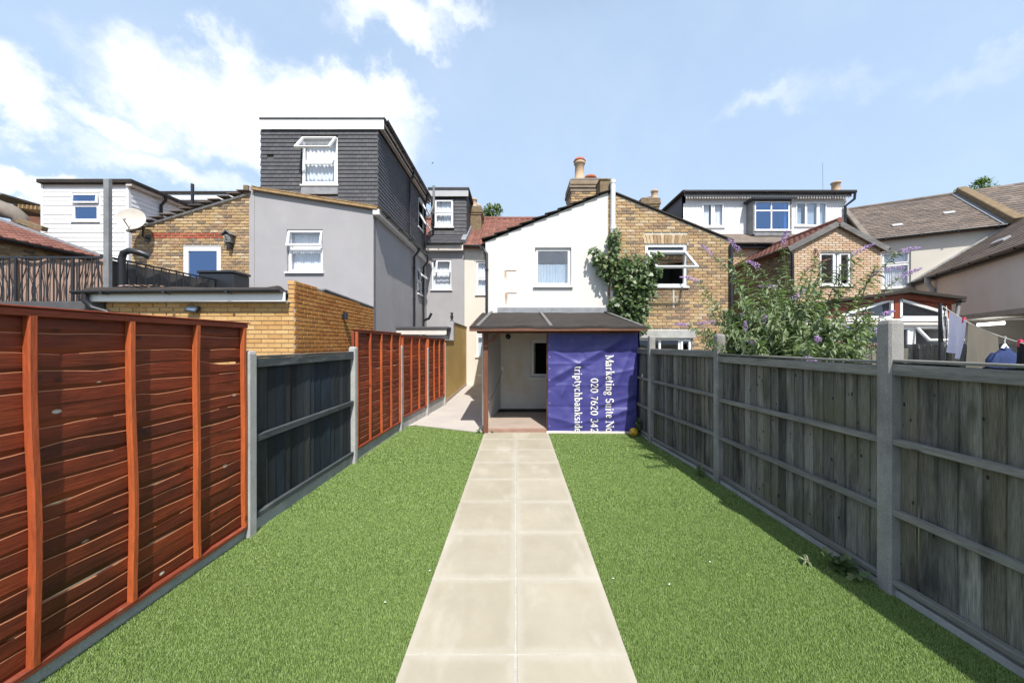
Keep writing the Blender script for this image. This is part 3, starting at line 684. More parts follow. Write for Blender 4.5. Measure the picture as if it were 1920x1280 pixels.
for i, (q, h) in enumerate(zip(LF[1:], (1.655, 1.675, 1.68, 1.62, 1.75))):
    post(q[1] + .012, q[0], h, 'concrete', LP[i], .095, .1, 'concrete posts of the left fence')

def board_panel(a, b, zt, zb, rails, nb, bm, rm, label, grp, gap, off=.0, rw=.045):
    pa, pb = Vector((a[1], a[0], 0)), Vector((b[1], b[0], 0)); left = pa.x < 0
    if not left: pa, pb = pb, pa                                   # frame runs so that its outside faces the garden
    u = (pb - pa).normalized(); L = (pb - pa).length; M = FR(pa, u); o = pa
    t = part('board_panel', MB().box(.04, L - .04, -.045 + off, .04 + off, zt + .004, zt + .022, M, R.random(), .003), rm, LEFT if left else RIGHT, 'low blue-black boarded panel' if left else None)
    x = .05; wd = (L - .1) / nb
    for k in range(nb):
        mb = MB(); g = R.uniform(*gap); tw = R.uniform(-.012, .012); yb = .006 + off + R.uniform(0, .006); z1 = zt - R.uniform(0.0, .012)
        # feather-edged board: thick on one edge, thin where the next one laps it, a little cupped
        sec = [(0, 0), (wd * .5, -.004), (wd - g, -.010), (wd - g, .008), (0, .006)]
        vs = []; bw = [R.uniform(-.006, .006) for _ in range(3)]
        for j, zz in enumerate((zb, zb + (z1 - zb) * .33, zb + (z1 - zb) * .66, z1)):
            for sx, sy in sec: vs.append(tuple(M @ Vector((x + sx + tw * (j / 3 - .5) * .5, yb + sy + (bw[j - 1] if 0 < j < 3 else 0), zz))))
        fs = [(j * 5 + i, j * 5 + (i + 1) % 5, j * 5 + 5 + (i + 1) % 5, j * 5 + 5 + i) for j in range(3) for i in range(5)] + [(15, 16, 17, 18, 19)]
        mb.add(vs, fs, R.random()); part('board', mb, bm, t); x += wd
    for za, zc in rails:
        mb = MB(); s0, s1 = R.uniform(-.012, .012), R.uniform(-.012, .012)
        p, q = M @ Vector((.045, -.026 + off, (za + zc) / 2 + s0)), M @ Vector((L - .045, -.026 + off, (za + zc) / 2 + s1))
        mb.bar(p, q, rw, zc - za, c=.005, rnd=R.random()); part('rail', mb, rm, t)
    return t
board_panel(LF[1], LF[2], 1.585, .13, ((1.50, 1.585), (.83, .895), (.115, .165)), 17, 'black_board', 'black_rail', 'low weathered blue-black boarded panel between two red panels', 'boarded fence panels', (-.004, .013), rw=.04)
gravel(LF[1], LF[2], .115, 'concrete', 'concrete board under the blue-black boarded panel')
RR = ((1.50, 1.578), (1.015, 1.06), (.545, .59), (.075, .115))
for i, (a, b, zt, lab) in enumerate([(RF[0], RF[1], 1.59, 'weathered grey boarded panel nearest the camera on the right'), (RF[1], RF[2], 1.575, 'weathered grey boarded panel under the buddleia bush'),
                                     (RF[2], RF[3], 1.61, 'weathered grey boarded panel near the purple banner'), (RF[3], RF[4], 1.61, 'short far end of grey boarded fence beside the purple banner')]):
    board_panel(a, b, zt, .05, [(z0 + zt - 1.578, z1 + zt - 1.578) if z0 > 1 else (z0, z1) for z0, z1 in RR], 19, 'grey_board', 'grey_rail', lab, 'boarded fence panels', (-.006, .0015), off=.01)
GL = ['low concrete strip under the nearest grey panel on the right', 'low concrete strip under the grey panel below the buddleia', 'low concrete strip under the grey panel near the banner', 'low concrete strip under the far end of the right fence']
for i in range(4): 
    a, b = RF[i], RF[i + 1]
    pa, pb = Vector((b[1], b[0], 0)), Vector((a[1], a[0], 0)); u = (pb - pa).normalized(); L = (pb - pa).length; M = FR(pa, u)
    part('gravel_board', MB().box(.045, L - .045, -.02, .035, -.05, .045, M, c=.006), 'concrete', RIGHT)
for q, h, lab in ((RF[1], 1.885, 'thick concrete post in the foreground of the right fence'), (RF[2], 1.84, 'concrete post half hidden by buddleia in the right fence'), (RF[3], 1.86, 'concrete post nearest the purple banner')):
    post(q[1] + .002, q[0], h, 'post_right', lab, .105, .10, 'concrete posts of the right fence')

# ochre boundary wall with its stepped end
def ochre():
    t = thing('boundary_wall', 'smooth ochre rendered wall closing the alley on the left', 'wall', (-2.05, 12, 0))
    M = FR((-2.02, 9.86, 0), (-.03, 4.64, 0)); L = 4.62
    part('wall', MB().panel(M, [(0, -.05), (L, -.05), (L, 2.38), (1.7, 2.38), (1.7, 1.80), (0, 1.80)], (), 0, .2), 'render_ochre', t)
    part('coping', MB().box(1.66, L, -.02, .22, 2.382, 2.42, M, c=.006), 'old_wood', t)
    part('end_pier', MB().box(1.50, 1.698, -.004, .26, 1.805, 2.44, M, c=.006), 'render_grey', t)
    part('coping', MB().box(-.02, 1.52, -.03, .22, 1.802, 1.84, M, c=.006), 'concrete', t)
    part('plinth', MB().box(0, L, -.014, 0, -.04, .10, M), 'deck', t)
    solo('finial', MB().lathe([(.06, 0), (.06, .05), (.03, .08), (.05, .16), (.055, .2), (.03, .25), (.045, .29), (.045, .31), (.02, .33), (0, .34)], tuple(M @ Vector((1.78, .1, 2.42))), 14), 'black_plastic',
         'small black turned finial standing on the ochre wall', 'ornament', tuple(M @ Vector((1.78, .1, 2.42))))
ochre()

# ================================================================== HOUSES
X_ = (1, 0, 0); Yp = (0, 1, 0); Ym = (0, -1, 0)
def brick_skin(house, M, poly, holes, mat, mort, vis=1.0, P_=None, pw=.225, ph=.075, depth=.1, gx=.011, gz=.012, name='wall'):
    part(name, MB().panel(M, poly, holes, .008, .12), mort, house)
    if P_ is not None: lay(P_, M, poly, holes, pw, ph, gx, gz, .5, vis=vis)
def slab(M, poly, d0, d1): return MB().prism(poly, M, d0, d1)
def stack(house, x0, x1, y0, y1, z0, z1, mat='brick_old', name='chimney', corb=True, P_=None):
    mb = MB().box(x0, x1, y0, y1, z0, z1)
    if corb:
        for k, (a, b, e) in enumerate(((.36, .26, .03), (.26, .16, .06), (.16, .02, .045))): mb.box(x0 - e, x1 + e, y0 - e, y1 + e, z1 - a + .002, z1 - b, c=.008)
    c = part(name, mb, mat if P_ is None else 'mortar_dark', house)
    fl = MB(); n = 0.05
    vs = [(x0 - .03, y0 - .03, z1), (x1 + .03, y0 - .03, z1), (x1 + .03, y1 + .03, z1), (x0 - .03, y1 + .03, z1), (x0 + .08, y0 + .08, z1 + .09), (x1 - .08, y0 + .08, z1 + .09), (x1 - .08, y1 - .08, z1 + .09), (x0 + .08, y1 - .08, z1 + .09)]
    fl.add(vs, [(0, 1, 5, 4), (1, 2, 6, 5), (2, 3, 7, 6), (3, 0, 4, 7), (4, 5, 6, 7)]); part('flaunching', fl, 'render_stack', c)
    if P_ is not None:
        zt = z1 - (.37 if corb else 0)
        lay(P_, FR((x0, y0, 0), X_), [(0, z0), (x1 - x0, z0), (x1 - x0, zt), (0, zt)], (), .225, .075, .012, .012)
        lay(P_, FR((x0, y1, 0), Ym), [(0, z0), (y1 - y0, z0), (y1 - y0, zt), (0, zt)], (), .225, .075, .012, .012)
        lay(P_, FR((x1, y0, 0), Yp), [(0, z0), (y1 - y0, z0), (y1 - y0, zt), (0, zt)], (), .225, .075, .012, .012)
    return c
def main_block(house, x0, x1, wallmat, roofmat, holes=(), ze=5.72, y0=14.5, yr=18.2, zr=8.15, P_=None, pw=.26, ph=.19, front=True, xw0=None):
    """street-side range of a terrace house: rear wall, pitched roof, gable ends"""
    if front: part('rear_wall', MB().panel(FR((x0, y0, 0), X_), [(0, -.05), (x1 - x0, -.05), (x1 - x0, ze - .05), (0, ze - .05)], holes, 0, .2), wallmat, house)
    ye = y0 - .2; sl_ = math.hypot(yr - ye, zr - ze); wv = (0, yr - ye, zr - ze); M = FR((x0, ye, ze), X_, wv)
    rf = MB().box(0, x1 - x0, .02, .14, 0, sl_, M)
    Mb = FR((x1, 2 * yr - ye, ze), (-1, 0, 0), (0, -(yr - ye), zr - ze)); rf.box(0, x1 - x0, .02, .14, 0, sl_ - .05, Mb)
    r = part('roof', rf, roofmat, house)
    part('ridge', MB().tube([(x0, yr, zr + .02), (x1, yr, zr + .02)], .1, 10), roofmat, r)
    g = MB()
    for x in (x0 + .03, x1 - .03):
        g.add([(x, y0, -.05), (x, 2 * yr - y0, -.05), (x, 2 * yr - y0, ze), (x, yr, zr - .1), (x, y0, ze)], [(0, 1, 2, 3, 4)])
    part('gable_end', g, wallmat, house)
    if P_ is not None: lay(P_, M, [(0, -.05), (x1 - x0, -.05), (x1 - x0, sl_ - .05), (0, sl_ - .05)], (), pw, ph, .006, 0, .0, lap=.03)
    return M

def grey_house():
    h = thing('terrace_house', 'grey rendered house with dark tile-hung top floor on the left', 'house', (-5.28, 9.1, 0))
    T = Pieces(h, 'hanging_tile', 'slate', .030, 'tile')
    M1 = FR((-6.87, 9.1, 0), X_)
    w1 = (.94, 1.865, 3.57, 4.67)
    part('wall', MB().panel(M1, [(0, -.05), (3.18, -.05), (3.18, 5.16), (.08, 5.66), (0, 5.66)], [w1], 0, .16), 'render_grey', h)
    window(h, M1, *w1, [(0, 1, 0, .56, 'sash'), (0, 1, .56, 1, 13)], [(.03, .97, .02, .98)])
    part('party_parapet', MB().box(-6.90, -6.765, 9.085, 14.4, 0, 5.76, c=.004), 'render_grey', h)
    part('verge', MB().bar((-6.79, 9.07, 5.70), (-3.56, 9.07, 5.19), .14, .075, c=.008), 'verge_wood', h)
    tl = MB()
    for k in range(16):
        a = Vector((-6.77, 9.2, 5.755)).lerp(Vector((-3.56, 9.2, 5.245)), k / 16); b = Vector((-6.77, 9.2, 5.735)).lerp(Vector((-3.56, 9.2, 5.225)), (k + 1.12) / 16)
        tl.bar(a, b, .42, .018, rnd=R.random())
    part('roof', tl, 'verge_wood', h)
    # alley side wall
    M2 = FR((-3.69, 9.1, 0), Yp); ws = (4.05, 4.85, 3.6, 4.62); wk = (.95, 1.85, .55, 2.02)
    part('side_wall', MB().panel(M2, [(0.002, -.05), (5.4, -.05), (5.4, 5.1), (0.002, 5.1)], [ws, wk], 0, .16), 'render_grey', h)
    window(h, M2, *ws, [(0, 1, 0, .55, 'sash'), (0, 1, .55, 1, 32)], [(.03, .97, .02, .98)])
    window(h, M2, *wk, [(0, 1, 0, 1, 'sash')], None)
    part('fascia', MB().box(-3.685, -3.52, 9.03, 14.4, 5.03, 5.17, c=.005), 'upvc', h)
    gutter(h, (-3.46, 9.06, 5.17), (-3.46, 14.4, 5.13))
    # tile-hung storey
    M3 = FR((-6.84, 9.44, 0), X_); w2 = (1.105, 2.05, 5.97, 7.24)
    part('top_storey_wall', MB().panel(M3, [(0, 5.3), (3.12, 5.0), (3.12, 7.45), (0, 7.45)], [w2], 0, .16), 'felt', h)
    lay(T, M3, [(-.01, 5.55), (3.15, 5.10), (3.15, 7.43), (-.01, 7.43)], [(w2[0] - .02, w2[1] + .02, w2[2] - .26, w2[3] + .03), (.17, .35, 6.70, 6.775)], .165, .104, .003, 0, zs=5.12, lap=.018, jit=.06)
    window(h, M3, *w2, [(0, 1, 0, .5, 'sash'), (0, 1, .5, 1, 38)], [(.02, .98, .02, .99)], rec=.0)
    part('lead_apron', MB().box(w2[0] - .02, w2[1] + .02, -.034, -.002, w2[2] - .255, w2[2] - .05, M3), 'lead', h)
    M4 = FR((-3.72, 9.441, 0), Yp); w3 = (3.85, 4.75, 6.15, 7.25)
    part('top_storey_wall', MB().panel(M4, [(0.002, 5.1), (5.0, 5.1), (5.0, 7.45), (0.002, 7.45)], [w3], 0, .16), 'felt', h)
    lay(T, M4, [(-.03, 5.16), (5.0, 5.16), (5.0, 7.43), (-.03, 7.43)], [w3], .165, .104, .003, 0, zs=5.12, lap=.018, jit=.06, vis=1.0)
    window(h, M4, *w3, [(0, 1, 0, .5, 30), (0, 1, .5, 1, 30)], None, rec=-.02)
    T.flush()
    part('flat_roof', MB().box(-6.85, -3.49, 9.36, 14.9, 7.68, 7.74, c=.012), 'felt_grey', h)
    part('fascia', MB().box(-6.835, -3.53, 9.375, 9.405, 7.43, 7.676), 'upvc', h)
    part('fascia', MB().box(-3.555, -3.53, 9.406, 14.6, 7.58, 7.676), 'pale_trim', h)
    part('soffit', MB().bar((-3.64, 9.406, 7.51), (-3.64, 14.6, 7.51), .19, .02, up=(.55, 0, 1)), 'pale_trim', h)
    gutter(h, (-3.465, 9.37, 7.68), (-3.465, 14.4, 7.64))
    pipe(h, [(-3.50, 12.05, 7.6), (-3.52, 12.05, 7.42), (-3.64, 12.05, 7.32), (-3.64, 12.05, 5.45), (-3.50, 12.05, 5.30), (-3.46, 12.1, 5.15)])
    pipe(h, [(-3.46, 12.5, 5.1), (-3.47, 12.5, 5.0), (-3.62, 12.5, 4.80), (-3.63, 12.5, 0)], .04)
    pipe(h, [(-3.46, 13.75, 5.1), (-3.47, 13.75, 4.9), (-3.62, 13.75, 4.7), (-3.63, 13.75, 0)], .042)
    pipe(h, [(-3.50, 13.9, 7.6), (-3.52, 13.9, 7.4), (-3.60, 13.9, 7.2), (-3.60, 13.9, 5.1)], .045)
    pipe(h, [(-3.60, 13.9, 6.7), (-3.52, 14.2, 6.9), (-3.35, 14.25, 7.3), (-3.34, 14.25, 7.5), (-3.34, 14.25, 8.1)], .05, 'grey_metal', 'vent_pipe')
    pipe(h, [(-3.62, 13.75, 2.62), (-3.40, 13.7, 2.70), (-3.30, 13.7, 2.9)], .05, name='flue')
    # side lean-to of the kitchen by the alley
    part('side_extension', MB().box(-3.68, -2.20, 10.9, 13.2, -.05, 1.98), 'render_grey', h)
    part('side_extension_roof', MB().box(-3.68, -2.10, 10.75, 13.3, 2.16, 2.24, c=.01), 'felt_grey', h)
    part('fascia', MB().box(-3.68, -2.14, 10.79, 10.82, 2.0, 2.16), 'pale_trim', h)
    # street-side range
    wm = (.20, 1.02, 3.94, 5.17)
    main_block(h, -6.95, -2.15, 'render_grey', 'roof_red', [(wm[0] + 3.26, wm[1] + 3.26, wm[2], wm[3])])
    window(h, FR((-3.69, 14.5, 0), X_), *wm, [(0, .22, .52, 1, 'fix'), (.22, 1, .52, 1, 14), (0, 1, 0, .52, 'fix')], [(.03, .97, .02, .98)])
    part('cornice', MB().box(-3.66, -2.16, 14.28, 14.48, 5.50, 5.72, c=.008), 'pale_trim', h)
    gutter(h, (-3.62, 14.2, 5.78), (-2.2, 14.2, 5.76))
    D = Pieces(h, 'slate', 'slate', .03, 'tile', 260)
    Md = FR((-3.62, 14.95, 0), X_); wd = (.16, .94, 6.66, 7.82)
    part('dormer_wall', MB().panel(Md, [(0, 5.9), (1.49, 5.9), (1.49, 8.22), (0, 8.22)], [wd], 0, .1), 'felt', h)
    lay(D, Md, [(0, 6.18), (1.5, 6.18), (1.5, 7.9), (0, 7.9)], [(wd[0] - .03, wd[1] + .03, wd[2] - .08, wd[3] + .05)], .165, .15, .004, 0, lap=.02)
    window(h, Md, *wd, [(0, 1, 0, .5, 'sash'), (0, 1, .5, 1, 'sash')], [(.03, .97, .02, .98)], rec=-.01)
    Ms = FR((-2.13, 14.952, 0), Yp)
    part('dormer_cheek', MB().panel(Ms, [(0, 5.9), (3.0, 7.85), (3.0, 8.22), (0, 8.22)], (), 0, .1), 'felt', h)
    lay(D, Ms, [(0, 6.18), (3.0, 8.0), (3.0, 8.1), (0, 8.1)], [], .165, .15, .004, 0, lap=.02)
    Mr = FR((-3.62, 14.3, 5.80), X_, (0, .62, .46)); part('eaves_roof', MB().box(0, 1.44, .0, .08, 0, .8, Mr), 'felt', h)
    lay(D, Mr, [(0, 0), (1.44, 0), (1.44, .78), (0, .78)], [], .2, .16, .004, 0, lap=.02)
    D.flush()
    part('dormer_fascia', MB().box(-3.7, -2.02, 14.82, 14.86, 7.92, 8.2), 'grey_pvc', h)
    part('dormer_roof', MB().box(-3.72, -1.98, 14.78, 18.0, 8.2, 8.29, c=.012), 'felt_grey', h)
    # party wall flashing down the roof slope and the stack at its head
    part('party_parapet', MB().bar((-2.16, 14.35, 5.85), (-2.16, 17.3, 7.68), .2, .22, c=.01), 'lead', h)
    c = stack(h, -2.22, -1.62, 16.2, 17.2, 6.2, 8.0, P_=None)
    pot(c, (-1.98, 16.45), 8.05, .42, .14); pot(c, (-1.84, 16.95), 8.05, .34, .13, 'pot_buff')
    return h
GREY = grey_house()

def extension():
    h = thing('house_extension', 'single storey yellow brick extension with flat felt roof', 'extension', (-5.27, 5.87, 0))
    x0, x1, y0, y1 = -6.83, -3.70, 5.87, 9.095
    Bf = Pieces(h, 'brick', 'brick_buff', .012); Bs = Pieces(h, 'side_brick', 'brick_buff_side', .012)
    M = FR((x0, y0, 0), X_); L = x1 - x0
    pf = [(0, -.05), (L, -.05), (L, 2.775), (L - .105, 2.775), (L - .105, 2.44), (0, 2.44)]
    part('wall', MB().panel(M, pf, (), .008, .1), 'mortar', h)
    lay(Bf, M, [(0, 0), (L, 0), (L, 2.775), (L - .108, 2.775), (L - .108, 2.44), (0, 2.44)], (), .225, .075, .01, .010, vis=lambda z: 1 if z > 1.45 else .01)
    M2 = FR((x1, y0 + .001, 0), Yp); L2 = y1 - y0
    ps = [(0, -.05), (L2, -.05), (L2, 2.64), (0, 2.775)]
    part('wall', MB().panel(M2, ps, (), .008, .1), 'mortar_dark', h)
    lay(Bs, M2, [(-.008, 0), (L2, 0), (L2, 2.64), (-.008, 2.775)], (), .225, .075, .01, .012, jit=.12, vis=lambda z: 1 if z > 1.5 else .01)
    Bf.flush(); Bs.flush()
    part('coping', MB().bar((x1 - .05, y0 + .9, 2.765), (x1 - .05, y1, 2.662), .14, .035, c=.005), 'lead', h)
    part('parapet', MB().panel(FR((x1 - .105, y1, 0), Ym), [(0, 2.3), (L2, 2.3), (L2, 2.775), (0, 2.64)], (), 0, .09), 'mortar_dark', h)
    part('roof', MB().box(x0 - .25, x1 - .107, y0 - .10, y1, 2.54, 2.60), 'felt_grey', h)
    n = 24
    def roll(s, t):
        th = math.pi * (1 - t) ; x = (x0 - .28) + (L + .06) * s; k = (1 + .18 * noise.noise((x * 2.2, t, 3)) + .5 * max(0, s - .93) * 14) * (1 if .01 < s < .985 else .02)
        return Vector((x, y0 + .02 + .16 * -math.cos(th) * -1, 2.585 + .075 * k * math.sin(th) + .012 * noise.noise((x * 4, 1, 1))))
    part('roof_edge', MB().grid(roll, 60, 8), 'felt', h)
    part('fascia', MB().box(x0 - .22, x1 - .06, y0 - .15, y0 - .125, 2.405, 2.555, c=.003), 'upvc', h)
    part('soffit', MB().box(x0 - .22, x1 - .06, y0 - .124, y0 - .01, 2.405, 2.42), 'upvc', h)
    gutter(h, (x0 - .3, y0 - .205, 2.565), (x1 - .08, y0 - .205, 2.59), .055)
    pipe(h, [(x0 - .12, y0 - .2, 2.53), (x0 - .12, y0 - .2, 2.42), (x0 - .05, y0 - .16, 2.30), (x0 + .12, y0 - .10, 2.24), (x0 + .2, y0 - .05, 2.15), (x0 + .2, y0 - .05, 0)], .045)
    mb = MB()
    for k in range(34):
        p = Vector((-6.2 + R.gauss(0, .16), 5.80 + R.gauss(0, .03), 2.665 + R.random() * .02)); a = R.random() * 3; u = Vector((math.cos(a), math.sin(a), R.uniform(-.3, .3))) * .035; v = Vector((-math.sin(a), math.cos(a), .4)) * .018
        mb.add([tuple(p - u), tuple(p + v), tuple(p + u), tuple(p - v)], [(0, 1, 2, 3)], R.random())
    o = solo('dead_leaves', mb, 'bloom_dead', 'small heap of dry brown leaves on the extension roof edge', 'leaves', (-6.2, 5.8, 2.66)); o['kind'] = 'stuff'
extension()

def stock_house():
    h = thing('terrace_house', 'old yellow stock brick house with glazed terrace door', 'house', (-8.4, 9.1, 0))
    x0, x1, y0 = -9.93, -6.90, 9.1; M = FR((x0, y0, 0), X_); L = x1 - x0
    B = Pieces(h, 'brick', 'brick_stock', .012); Rb = Pieces(h, 'red_brick', 'brick_red', .012)
    dr = (1.31, 2.29, 2.62, 4.24); top = [(0, -.05), (L, -.05), (L, 5.60), (0, 4.68)]
    part('wall', MB().panel(M, top, [dr], .008, .14), 'mortar', h)
    za, zb = PZ(447, y0), PZ(439, y0)
    lay(B, M, [(0, za - .075 * 56), (L, za - .075 * 56), (L, 5.58), (0, 4.66)], [dr, (.5, 2.35, za, zb + .035)], .225, .075, .011, .012, vis=lambda z: 1 if z > 2.7 else .01)
    lay(Rb, M, [(.5, za), (2.35, za), (2.35, za + .149), (.5, za + .149)], (), .225, .075, .011, .012)
    B.flush(); Rb.flush()
    d = window(h, M, *dr, [(0, 1, 0, 1, 'fix')], None, gl='glass_sky_tint', sill=False, rec=.02, fw=.12)
    # stepped roof edge
    sl_ = Vector((x1, 0, 5.60)) - Vector((x0, 0, 4.68)); n = 13
    for k in range(n):
        a = Vector((x0 - .18, y0 + .02, 4.70)).lerp(Vector((x1, y0 + .02, 5.68)), k / n); b = Vector((x0 - .18, y0 + .02, 4.64)).lerp(Vector((x1, y0 + .02, 5.62)), (k + 1.25) / n)
        part('roof_tile', MB().bar(a + Vector((0, 0, .03)), b, .3, .02, c=.004, rnd=R.random()), 'roof_brown', h)
    part('roof', MB().bar((x0 - .15, 11.8, 4.64), (x1, 11.8, 5.60), 5.3, .06), 'roof_brown', h)
    part('verge', MB().bar((x0 - .12, y0 - .02, 4.62), (x1, y0 - .02, 5.58), .04, .05), 'pale_trim', h)
    part('parapet_block', MB().box(-7.03, -6.905, 9.05, 9.35, 5.55, 5.80, c=.01), 'brick_old', h)
    part('side_wall', MB().panel(FR((x0, 14.5, 0), Ym), [(0, -.05), (5.4, -.05), (5.4, 4.66), (0, 4.66)], (), .0, .12), 'brick_old', h)
    main_block(h, -11.75, -6.96, 'brick_old', 'roof_red')
    # roof terrace in front
    part('terrace_slab', MB().box(-12.2, -6.86, 5.93, 9.09, -.05, 2.36), 'felt', h)
    part('terrace_edge', MB().box(-12.2, -6.86, 5.85, 5.928, 2.28, 2.42, c=.008), 'felt_grey', h)
stock_house()

def railing():
    y0 = 5.97; zt, zb = 3.18, 2.36
    t = thing('railing', 'black metal terrace railing backed with brown cloth facing the garden', 'railing', (-8.5, y0, zb), 'railings round the roof terrace')
    part('rail', MB().bar((-11.6, y0, zt), (-6.93, y0, zt), .03, .03), 'black_plastic', t)
    part('rail', MB().bar((-11.6, y0, zb + .06), (-6.93, y0, zb + .06), .03, .03), 'black_plastic', t)
    x = -6.98; k = 0
    while x > -11.6:
        big = k % 9 == 5
        mb = MB().tube([(x, y0, zb), (x, y0, zt)], .022 if big else .010, 8)
        part('upright' if big else 'bar', mb, 'black_plastic', t)
        if not big:
            s = R.choice((-1, 1)); a = R.uniform(.03, .075)
            pts = [(x + s * a * math.sin(j / 9 * math.pi * 1.5 + .4) , y0 + .016, zb + .06 + (zt - zb - .06) * j / 9) for j in range(10)]
            part('curled_bar', MB().tube(pts, .007, 6), 'black_plastic', t)
        x -= .108; k += 1
    part('screen', MB().grid(lambda s, q: Vector((-11.6 + 4.66 * s, y0 + .06 + .018 * math.sin(s * 46) + .012 * noise.noise((s * 30, q * 3, 2)), zb + (zt - zb - .03 + .02 * math.sin(s * 60)) * q)), 90, 8), 'screen_cloth', t)
    t = thing('railing', 'black metal railing with dark cloth running back along the terrace edge', 'railing', (-6.9, 7.5, zb), 'railings round the roof terrace')
    x = -6.9
    part('rail', MB().bar((x, 6.02, zt), (x, 9.05, zt), .03, .03), 'black_plastic', t)
    y = 6.1
    while y < 9.05:
        part('bar', MB().tube([(x, y, zb), (x, y, zt)], .009, 8), 'black_plastic', t); y += .15
    part('screen', MB().grid(lambda s, q: Vector((x - .05 - .012 * math.sin(s * 40), 6.02 + 3.03 * s, zb + (zt - zb - .03) * q)), 60, 5), 'screen_dark', t)
    solo('pole', MB().box(-6.99, -6.90, y0 - .02, y0 + .05, 2.40, PZ(335, 5.95), c=.008), 'grey_metal', 'tall square grey pole rising from the terrace corner', 'pole', (-6.95, y0, 2.4))
    px = PX(202, 6.0)
    b = thing('pipe', 'fat black pipe bending over behind the grey pole', 'pipe', (px + .13, 6.1, 2.4))
    part('tube', MB().tube([(px + .13, 6.1, 2.4), (px + .13, 6.1, 3.2), (px + .16, 6.1, 3.29), (px + .26, 6.1, 3.33), (px + .42, 6.12, 3.30), (px + .5, 6.2, 3.26)], .05, 12), 'black_plastic', b)
    bx = PX(378, 8.2)
    s = thing('storage_box', 'low dark storage box on the terrace below the glazed door', 'box', (bx + .5, 8.3, zb))
    part('box', MB().box(bx, bx + .82, 8.1, 8.6, zb, PZ(512, 8.1), c=.02), 'black_plastic', s)
    part('lid', MB().box(bx - .02, bx + .84, 8.08, 8.62, PZ(512, 8.1) + .003, PZ(507, 8.1), c=.012), 'black_plastic', s)
railing()

def clad_house():
    h = thing('clad_house', 'white weatherboarded upper storey with flat black roof', 'house', (-14.3, 11.7, 0))
    x0, x1, y0 = PX(79, 11.7), -12.87, 11.7; L = x1 - x0; M = FR((x0, y0, 0), X_); B = Pieces(h, 'weatherboard', 'white_board', .022, 'tile')
    wx = (PX(137, y0) - x0, PX(187, y0) - x0, PZ(415, y0), PZ(363, y0)); zt = PZ(346, y0)
    part('wall', MB().panel(M, [(0, -.05), (L, -.05), (L, zt), (0, zt)], [wx], 0, .14), 'render_white', h)
    lay(B, M, [(.06, 3.6), (L - .08, 3.6), (L - .08, zt - .02), (.06, zt - .02)], [(wx[0] - .02, wx[1] + .02, wx[2] - .08, wx[3] + .03)], 20, .15, 0, .0, lap=.0)
    window(h, M, *wx, [(0, 1, 0, .6, 'sash'), (0, 1, .6, 1, 6)], None, gl='glass_sky_tint', rec=.0)
    M2 = FR((x1, y0 + .002, 0), Yp)
    part('side_wall', MB().panel(M2, [(0, -.05), (4.6, -.05), (4.6, zt), (0, zt)], (), 0, .14), 'render_white', h)
    lay(B, M2, [(.06, 3.6), (4.6, 3.6), (4.6, zt - .02), (.06, zt - .02)], [], 20, .15, 0, .0)
    B.flush()
    for a, b in ((x0 - .01, x0 + .055), (x1 - .075, x1 + .012)): part('corner_trim', MB().box(a, b, y0 - .03, y0 + .05, -.05, zt), 'upvc', h)
    part('flat_roof', MB().box(x0 - .02, x1 + .22, y0 - .14, 16.4, zt + .005, zt + .13, c=.012), 'felt', h)
    part('soffit', MB().box(x1 + .002, x1 + .19, y0 - .1, 16.4, zt - .08, zt), 'pale_trim', h)
    gutter(h, (x1 + .25, y0 - .1, zt + .05), (x1 + .25, 16.4, zt + .02))
    pipe(h, [(x1 + .24, y0 + 1.0, zt), (x1 + .22, y0 + 1.0, zt - .12), (x1 + .06, y0 + 1.0, zt - .3), (x1 + .06, y0 + 1.0, 3.0)], .045)
    pipe(h, [(x1 + .06, y0 + 1.9, 3.2), (x1 + .06, y0 + 1.9, zt - .55), (x1 + .36, y0 + 1.9, zt - .1), (x1 + .36, y0 + 1.9, PZ(336, 13.2))], .055, name='vent_pipe')
    main_block(h, -16.6, -11.78, 'render_white', 'roof_red')
    part('dormer_wall', MB().box(-15.2, -11.3, 15.0, 15.1, 6.2, 7.9), 'render_grey', h)
    part('dormer_fascia', MB().box(-15.3, -11.25, 14.74, 14.78, 7.74, 7.98), 'upvc', h)
    part('dormer_soffit', MB().box(-15.3, -11.25, 14.782, 14.998, 7.74, 7.77), 'upvc', h)
    part('dormer_roof', MB().box(-15.4, -11.2, 14.68, 18.2, 7.985, 8.08, c=.01), 'felt', h)
clad_house()

